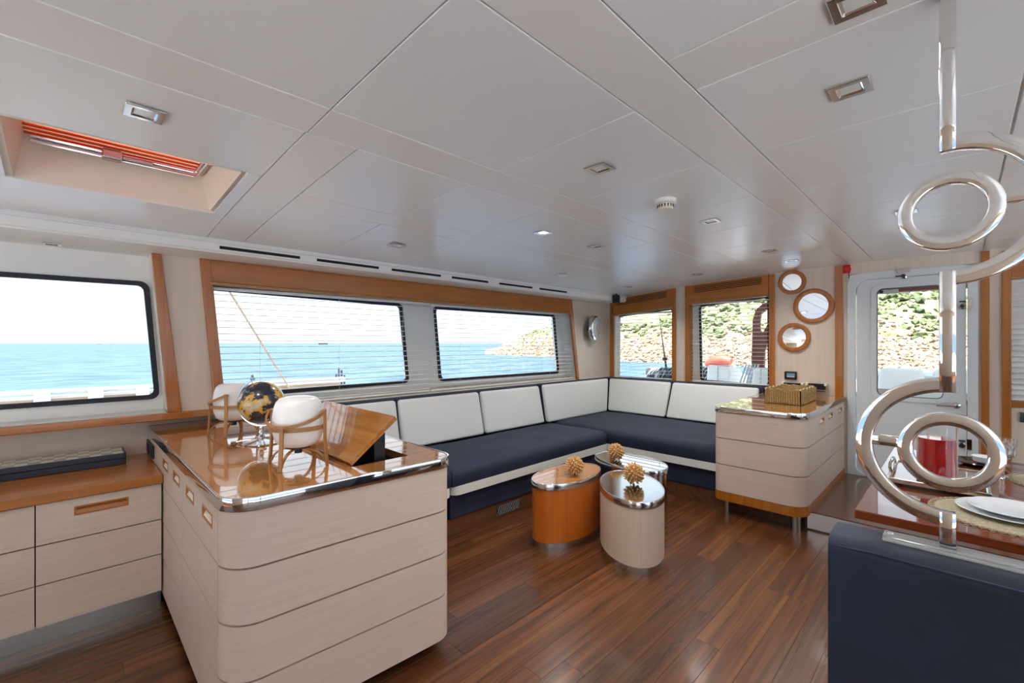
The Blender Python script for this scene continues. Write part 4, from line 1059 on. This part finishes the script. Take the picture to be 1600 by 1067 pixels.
cu = obj('white_bowl', lathe([(.03,0),(.048,.012),(.055,.04),(.052,.041),(.045,.014),(.002,.008)], 32), 'porcelain', None, True); cu.location = (3.74,-.10,.759); tag(cu, 'small white bowl on the dark plate', 'bowl')
# tray with jug
ty = thing('serving_tray', 'silver framed tray with handle carrying the red juice jug', 'tray', (3.1,.08,.7505))
obj('tray_bed', box(2.90,3.36,-.085,.245,.768,.778), 'mahogany', ty)
obj('tray_frame', fill([(2.885,-.10),(3.375,-.10),(3.375,.26),(2.885,.26)], [[(2.90,-.085),(3.36,-.085),(3.36,.245),(2.90,.245)]], lambda a,b: (a,b,.764), (0,0,.022)), 'silver', ty, bev=.003)
for (x,y) in ((2.91,-.075),(3.35,-.075),(2.91,.235),(3.35,.235)): obj('foot', lathe([(.008,0),(.010,.014)], 12, (x,y,.7505)), 'silver', ty, True)
obj('handle', tube([(3.0,.25,.786),(3.0,.255,.81),(3.04,.257,.826),(3.2,.257,.826),(3.24,.255,.81),(3.24,.25,.786)], .007, 8), 'silver', ty, True)
jg = thing('juice_jug', 'tall clear glass jug filled with red juice on the tray', 'jug', (3.09,.082,.7785))
jp = [(.072,0.001),(.076,.01),(.077,.26),(.075,.26),(.0735,.012),(.002,.010)]
obj('glass', lathe(jp, 40, (3.09,.082,.778)), 'clear_glass', jg, True)
obj('juice', lathe([(.0715,.0125),(.0722,.05),(.0722,.198),(.002,.199)], 40, (3.09,.082,.778)), 'juice', jg, True)
obj('stirrer', tube([(3.09,.10,.80),(3.085,.115,1.0),(3.083,.12,1.035)], .005, 8), 'clear_glass', jg, True)
obj('stirrer_knob', lathe([(.002,-.015),(.014,0),(.002,.015)], 12, (3.083,.12,1.045)), 'clear_glass', jg, True)
def goblet(x, y, label):
    t = thing('crystal_goblet', label, 'glass', (x,y,.7505), group='crystal goblets')
    prof = [(.042,0),(.040,.004),(.010,.010),(.008,.03),(.012,.05),(.008,.07),(.010,.085),(.035,.10),(.050,.125),(.056,.17),(.058,.20),(.055,.20),(.052,.165),(.044,.125),(.028,.106),(.002,.10)]
    bm = lathe(prof, 24)
    for v in bm.verts:
        if .105 < v.co.z < .195:
            a = math.atan2(v.co.y, v.co.x); k = 1+.025*math.sin(a*12+v.co.z*90); v.co.x *= k; v.co.y *= k
    obj('cut_glass', bm, 'crystal', t, False, local=True)
    return t
gA = goblet(3.46,-.155,'cut crystal goblet beside the far placemat'); dup(gA, (3.25,-.30,.7505), .4, 'cut crystal goblet nearest the right picture edge')
def fork(x, y, label):
    t = thing('fork', label, 'fork', (0,0,0), group='forks beside the plates')
    bm = NB(); ribbon([(0,0,.003),(.09,0,.006),(.125,0,.003)], .010, .0025, (0,1,0), bm); obj('handle', bm, 'silver', t, local=True)
    obj('head', ribbon([(.122,0,.003),(.135,0,.004),(.15,0,.006)], .022, .0025, (0,1,0)), 'silver', t, local=True)
    for k in range(4): obj('tine', ribbon([(.149,-.009+k*.006,.006),(.18,-.009+k*.006,.004),(.20,-.009+k*.006,.007)], .0035, .0025, (0,1,0)), 'silver', t, local=True)
    t.location = (x,y,.7505); return t
fA = fork(2.52,.135,'silver fork next to the straw placemat'); dup(fA, (2.56,.175,.7505), .05, 'silver fork farther from the straw placemat')

# ================================================================== OUTSIDE
SEA = -2.3
bm = NB(); R = 26000
n = 64; cen = bm.verts.new((0,0,SEA)); rg = [bm.verts.new((R*math.cos(2*PI*k/n), R*math.sin(2*PI*k/n), SEA)) for k in range(n)]
for k in range(n): bm.faces.new((cen, rg[k], rg[(k+1) % n]))
o = struct('sea', 'calm blue sea outside the windows', bm, 'sea_water')
# far island, aerial haze painted into its pale colour
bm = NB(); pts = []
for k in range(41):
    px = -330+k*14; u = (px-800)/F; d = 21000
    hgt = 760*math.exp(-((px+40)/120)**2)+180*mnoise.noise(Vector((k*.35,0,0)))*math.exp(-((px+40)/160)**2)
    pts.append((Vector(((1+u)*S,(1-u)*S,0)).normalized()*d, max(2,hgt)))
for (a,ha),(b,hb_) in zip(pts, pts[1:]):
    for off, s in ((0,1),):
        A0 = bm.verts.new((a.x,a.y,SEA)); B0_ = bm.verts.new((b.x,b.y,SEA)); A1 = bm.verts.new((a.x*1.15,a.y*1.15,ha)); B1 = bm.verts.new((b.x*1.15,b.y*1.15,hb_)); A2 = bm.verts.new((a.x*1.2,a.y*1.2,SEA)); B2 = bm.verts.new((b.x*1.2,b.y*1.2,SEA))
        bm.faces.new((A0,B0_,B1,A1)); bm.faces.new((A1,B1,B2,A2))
tag(obj('distant_island', bm, 'far_land_haze', None, True), 'pale island on the horizon with haze painted into its colour', 'island', kind=None)
# headland
def interp(t, tab):
    for (a,va),(b,vb) in zip(tab, tab[1:]):
        if t <= b: return va+(vb-va)*max(0,(t-a)/(b-a))
    return tab[-1][1]
SH = [(760,150),(777,143),(800,136),(873,116),(969,92),(1100,76),(1300,62),(1480,56),(1700,50),(2000,48)]
HM = [(760,.3),(777,1.2),(788,3.2),(804,4.4),(816,6.0),(828,7.4),(840,8.8),(861,10.0),(890,11),(967,20),(1050,27),(1200,33),(1500,38),(2000,38)]
cols_ = [758+ (i**1.0)*6 for i in range(0,26)]+[914+i*9 for i in range(110)]
NR = 64; bm = NB(); grid = []
def hill_pt(px, s):
    u = (px-800)/F; t0 = interp(px, SH); d = Vector(((1+u)*S,(1-u)*S,0)); nd = d.length; dd = d/nd
    t = (t0+s); p = dd*t*nd
    hm = interp(px, HM); base = hm*(1-math.exp(-s*.62/max(hm,.5)))
    nz = mnoise.fractal(Vector((p.x*.11,p.y*.11,0)), .9, 2.1, 6)*min(1.0,.15+s*.06)*min(2.0,.25+hm*.13)
    nz += mnoise.fractal(Vector((p.x*.5,p.y*.5,3)), .8, 2.2, 4)*.35*min(1,s*.2)
    return Vector((p.x,p.y,SEA-.15+base+nz))
for px in cols_:
    grid.append([bm.verts.new(hill_pt(px, 95*(j/NR)**1.5)) for j in range(NR+1)])
for a,b in zip(grid, grid[1:]):
    for j in range(NR): bm.faces.new((a[j],a[j+1],b[j+1],b[j]))
hl = obj('headland', bm, 'hill_ground', None, True); tag(hl, 'rocky headland with green scrub beyond the aft windows', 'hill')
# scrub and rocks on it (too many and too small to count)
ico = NB(); bmesh.ops.create_icosphere(ico, subdivisions=1, radius=1); iv = [v.co.copy() for v in ico.verts]; ifc = [[v.index for v in f.verts] for f in ico.faces]; ico.free()
def scatter(name, m, count, fn, parent):
    vs_, fs_ = [], []
    for _ in range(count):
        px, s, sz = fn()
        p = hill_pt(px, s); b = len(vs_); sc3 = Vector((sz*random.uniform(.8,1.5), sz*random.uniform(.8,1.5), sz*random.uniform(.55,.95)))
        for v in iv:
            k = 1+random.uniform(-.28,.28); vs_.append((p.x+v.x*sc3.x*k, p.y+v.y*sc3.y*k, p.z+v.z*sc3.z*k))
        fs_ += [[b+i for i in f] for f in ifc]
    me = bpy.data.meshes.new(name); me.from_pydata(vs_, [], fs_); me.materials.append(MATS[m])
    o = bpy.data.objects.new(name, me); COL.objects.link(o); o.parent = parent; o['kind'] = 'stuff'
def f_scrub():
    while True:
        px = random.uniform(815,1880); s = 8+random.random()**.8*75
        if mnoise.noise(Vector((px*.02,s*.13,5))) > -.12: break
    return px, s, random.uniform(.22,.75)*(.6 if px < 900 else 1)
scatter('scrub', 'scrub', 9000, f_scrub, hl)
scatter('shore_rocks', 'rock', 6000, lambda: (random.uniform(768,1880), abs(random.gauss(0,6.5)), random.uniform(.08,.45)), hl)
# distant sailing boats
def far_boat(px, d, L, label, masts):
    u = (px-800)/F; v = Vector(((1+u)*S,(1-u)*S,0)); c = v*d; side_ = Vector((S,-S,0))
    t = thing('sailing_boat', label, 'boat', (c.x,c.y,SEA), group='boats on the horizon')
    def q(a, b, z): return Vector((c.x,c.y,SEA+z))+side_*a*L+v.normalized()*b*L
    obj('hull', hexa(NB(), [q(-.42,-.08,0),q(.40,-.08,0),q(.40,.08,0),q(-.42,.08,0),q(-.5,-.1,.13*L),q(.52,-.05,.15*L),q(.52,.05,.15*L),q(-.5,.1,.13*L)]), 'hull_dark', t)
    obj('cabin', hexa(NB(), [q(-.25,-.05,.13*L),q(.15,-.05,.13*L),q(.15,.05,.13*L),q(-.25,.05,.13*L),q(-.22,-.05,.2*L),q(.1,-.05,.2*L),q(.1,.05,.2*L),q(-.22,.05,.2*L)]), 'boat_white', t)
    for m_ in masts: obj('mast', tube([q(m_,0,.1*L), q(m_,0,.75*L)], .012*L, 6), 'rail_grey', t)
far_boat(505, 1150, 27, 'two masted boat on the horizon in the long window', (-.12,.2))
far_boat(155, 1900, 18, 'tiny boat on the horizon in the left window', (0,))
# side deck and bulwark
YB = 4.92
struct('deck_side', 'pale side deck outside the left windows', box(XR-.05,5.75,3.86,YB+.15,-.1,.1), 'deck')
bw_ = thing('bulwark', 'side bulwark of beige boards with grey rail and white posts', 'bulwark', (-.5,YB,.1))
obj('rail', tube([(-4,YB,1.10),(.4,YB,1.075),(.75,YB,1.07)], .02, 8), 'rail_grey', bw_, True)
obj('board', box(-4,.72,YB+.02,YB+.05,.1,1.025), 'beige_board', bw_)
obj('board_cap', box(-4,.72,YB-.01,YB+.07,1.025,1.045), 'boat_white', bw_)
for px in (66,150,224):
    x = ony(px,616,YB-.03).x; obj('post', box(x-.045,x+.045,YB-.05,YB+.02,.1,1.085), 'boat_white', bw_, bev=.01)
obj('board', box(1.3,2.2,YB+.02,YB+.05,.1,1.015), 'beige_board', bw_)
obj('board_cap', box(1.3,2.25,YB-.01,YB+.07,1.015,1.065), 'boat_white', bw_)
pl = thing('boat_boom', 'long white pole leaning outside the long window', 'pole', (1.6,4.9,1.05))
obj('pole', tube([(1.66,YB-.04,.95),(.70,YB-.04,2.66)], .010, 8), 'beige_board', pl, True)
obj('pole_foot', box(1.60,1.72,YB-.09,YB-.012,.1,.97), 'boat_white', pl)
fb = thing('post_cluster', 'cluster of short dark posts at the end of the bulwark', 'posts', (2.24,YB,.1))
for k, h in enumerate((1.10,1.17,1.14,1.08)): obj('post', tube([(2.19+k*.032,YB+.1,.1),(2.19+k*.032,YB+.1,h)], .011, 8), 'hull_dark', fb, True)
struct('bounce_deck_right', 'unseen white deck added on the right to bounce sunlight indoors', box(-7,5.7,-5.6,YR-.06,-.1,.1), 'deck')  # out of view, added to bounce sunlight up to the ceiling
struct('bounce_deck_forward', 'unseen white forward deck added to bounce sunlight indoors', box(-7,XR-.06,YR-.06,YG+1.2,-.1,.1), 'deck')  # second unseen bounce surface, sends sunlight in through the rear openings
# aft deck
struct('deck_aft', 'white aft deck outside the back windows', box(5.76,11.5,-3.2,4.4,-.1,.1), 'deck')
rb = thing('roof_beam', 'brown awning beam outside the door window', 'beam', (6.2,.33,1.98))
obj('beam', box(6.12,6.26,-.9,1.3,1.985,2.16), 'rust_brown', rb)
obj('beam_bracket', box(6.26,6.4,-.9,1.3,2.05,2.16), 'rust_brown', rb)
struct('deck_shade_roof', 'unseen white aft deck roof lengthened to shade the deck seating', box(5.76,9.2,-3.2,4.4,2.62,2.68), 'white_paint')  # out of view, stretched aft to keep sun off the deck seating
def at(px, py, x): return onx(px, py, x)
# rolled net
nr = thing('rolled_net', 'rolled black netting on the aft deck rail', 'net', (8.6,3.9,.6))
a = at(1014,584,9.2); b = at(1110,584,9.2)
bm = NB(); N_ = 40; pts = [a.lerp(b, k/N_)+Vector((0,0,.02*mnoise.noise(Vector((k*.7,0,0))))) for k in range(N_+1)]
obj('roll', tube(pts, [.13+.02*mnoise.noise(Vector((k*1.3,4,0))) for k in range(N_+1)], 14, bm), 'net_black', nr, True)
bm = NB()
for k in range(60):
    f = random.random(); an = random.random()*PI; c = a.lerp(b, f); pp = [c+Vector((.14*math.cos(an+j*.25),(j-3)*.02,.14*math.sin(an+j*.25))) for j in range(7)]
    tube(pp, .006, 4, bm)
o = obj('loose_cords', bm, 'rail_grey', nr, True); o['kind'] = 'stuff'
obj('stand', box(9.1,9.3,min(a.y,b.y),max(a.y,b.y),.1,a.z-.12), 'boat_white', nr)
ro_ = thing('antenna_rod', 'thin dark fishing rod standing on the aft deck', 'rod', (8.6,3.3,.1))
pa = at(1043,590,8.6); pb = at(1030,493,8.6)
obj('rod', tube([Vector((8.6,pa.y,.1)), pa, pa.lerp(pb,.45), pb], [.03,.03,.014,.004], 8), 'hull_dark', ro_, True)
obj('reel', lathe([(.035,-.03),(.05,-.02),(.05,.02),(.035,.03)], 14, tuple(pa.lerp(pb,.3))), 'black', ro_, True)
# brown davit
dv = thing('davit', 'rust brown curved davit bracket outside the aft window', 'davit', (7.8,2.1,.1))
DX = 7.8
def dp(px,py): q = at(px,py,DX); return (q.y,q.z)
outl = [dp(1174,575),dp(1176,500),dp(1181,484),(dp(1192,474)),dp(1206,470),dp(1206,480),dp(1196,484),dp(1188,491),dp(1186,505),dp(1187,516),dp(1191,522),dp(1200,505),dp(1210,498),dp(1210,512),dp(1202,528),dp(1194,548),dp(1193,575)]
obj('bracket', fill(outl, [], fx(DX), (.08,0,0)), 'rust_brown', dv)
obj('foot', box(DX-.05,DX+.13,dp(1194,575)[0]-.05,dp(1174,575)[0]+.05,.1,dp(1180,575)[1]+.01), 'boat_white', dv)
# covered gear
for (px0,px1,py0,x,m,nm,lab) in ((1100,1142,572,8.2,'canvas','covered_locker','white canvas covered locker outside the aft window'),(1144,1168,570,7.2,'rail_grey','folded_chair','grey folded deck chair outside the aft window'),(1170,1206,578,7.0,'canvas','deck_box','white deck box below the brown davit')):
    a = at(px0,py0,x); b = at(px1,py0,x)
    t = thing(nm, lab, nm.replace('_',' '), (x,(a.y+b.y)/2,.1))
    z1 = a.z
    if nm == 'folded_chair':
        for k in range(5):
            y = a.y+(b.y-a.y)*k/5
            obj('frame_bar', tube([(x,y,.1),(x+.1,y-.03,z1*.6),(x+.25,y-.12,z1)], .013, 6), 'rail_grey', t, True)
        obj('seat_cloth', hexa(NB(), [(x,b.y,.5),(x+.3,b.y,.45),(x+.3,a.y,.45),(x,a.y,.5),(x,b.y,.54),(x+.3,b.y,.5),(x+.3,a.y,.5),(x,a.y,.54)]), 'rail_grey', t)
    else:
        soft('cover', [(x,b.y,.1),(x+.7,b.y,.1),(x+.7,a.y,.1),(x,a.y,.1),(x+.05,b.y+.03,z1),(x+.65,b.y+.03,z1-.05),(x+.65,a.y-.03,z1-.02),(x+.05,a.y-.03,z1+.03)], m, t, .05, 3)
        obj('lashing', tube([(x-.01,(a.y+b.y)/2,.12),(x+.03,(a.y+b.y)/2,z1+.02),(x+.6,(a.y+b.y)/2,z1+.0)], .008, 6), 'rail_grey', t)
rd = thing('red_dinghy', 'red rubber dinghy seen low through the aft window', 'dinghy', (10.2,3.6,.6))
a = at(1104,566,10.5); b = at(1142,566,10.5)
obj('tube', tube([a+Vector((0,0,-.06)), a.lerp(b,.3)+Vector((0,0,.02)), a.lerp(b,.7)+Vector((0,0,.05)), b], [.08,.13,.14,.1], 12), mat('dinghy_red', (.50,.09,.055), .6), rd, True)
obj('cradle', box(10.4,10.6,b.y,a.y,.1,a.z-.1), 'boat_white', rd)
struct('deck_rail_aft', 'white rail at the stern', box(11.3,11.36,-3.2,4.4,.1,.72), 'boat_white')
# aft seating beyond the door
so = thing('deck_sofa', 'white deck sofa with cushions beyond the door', 'sofa', (8.8,1.0,.1))
a = at(1366,582,8.8); b = at(1500,582,8.8)
obj('seat_base', box(8.5,9.6,b.y-.6,a.y+.2,.1,.62), 'boat_white', so, bev=.02)
obj('backrest', box(9.35,9.7,b.y-.6,a.y+.2,.62,.95), 'boat_white', so, bev=.04)
c = at(1405,574,8.9)
for yy in (c.y, c.y-.62, c.y-1.2):
    soft('cushion', [(9.0,yy-.28,.63),(9.2,yy-.28,.63),(9.2,yy+.28,.63),(9.0,yy+.28,.63),(9.15,yy-.26,1.06),(9.32,yy-.26,1.06),(9.32,yy+.26,1.06),(9.15,yy+.26,1.06)], 'canvas', so, .06, 3)
tt = thing('deck_table', 'dark wooden deck table beyond the door', 'table', (7.4,.6,.1))
a = at(1366,598,7.2); b = at(1478,598,7.2)
obj('table_top', box(6.75,7.75,b.y-.35,a.y+.15,.80,.84), 'dark_wood_out', tt)
for x in (6.85,7.65):
    for y in (b.y-.2, a.y): obj('leg', box(x-.03,x+.03,y-.03,y+.03,.1,.80), 'dark_wood_out', tt)
dc = thing('deck_chair', 'white deck chair in front of the dark deck table', 'chair', (6.6,.25,.1))
cc = at(1455,606,6.5)
obj('seat', box(6.25,6.7,cc.y-.22,cc.y+.22,.5,.55), 'canvas', dc, bev=.01)
obj('backrest', box(6.22,6.27,cc.y-.22,cc.y+.22,.6,cc.z), 'canvas', dc, bev=.01)
for x in (6.26,6.68):
    for y in (cc.y-.2, cc.y+.2): obj('leg', box(x-.015,x+.015,y-.015,y+.015,.1,.5), 'boat_white', dc)
# hull and roof of the yacht around the room
struct('roof', 'white deck roof above the saloon', fill([(XR-.3,YR-.3),(XB+.2,YR-.3),(XB+.2,YG+.08),(XR-.3,YG+.08)], [[(HX0,HY0),(HX1,HY0),(HX1,HY1),(HX0,HY1)]], lambda a,b: (a,b,2.40), (0,0,.06)), 'white_paint')
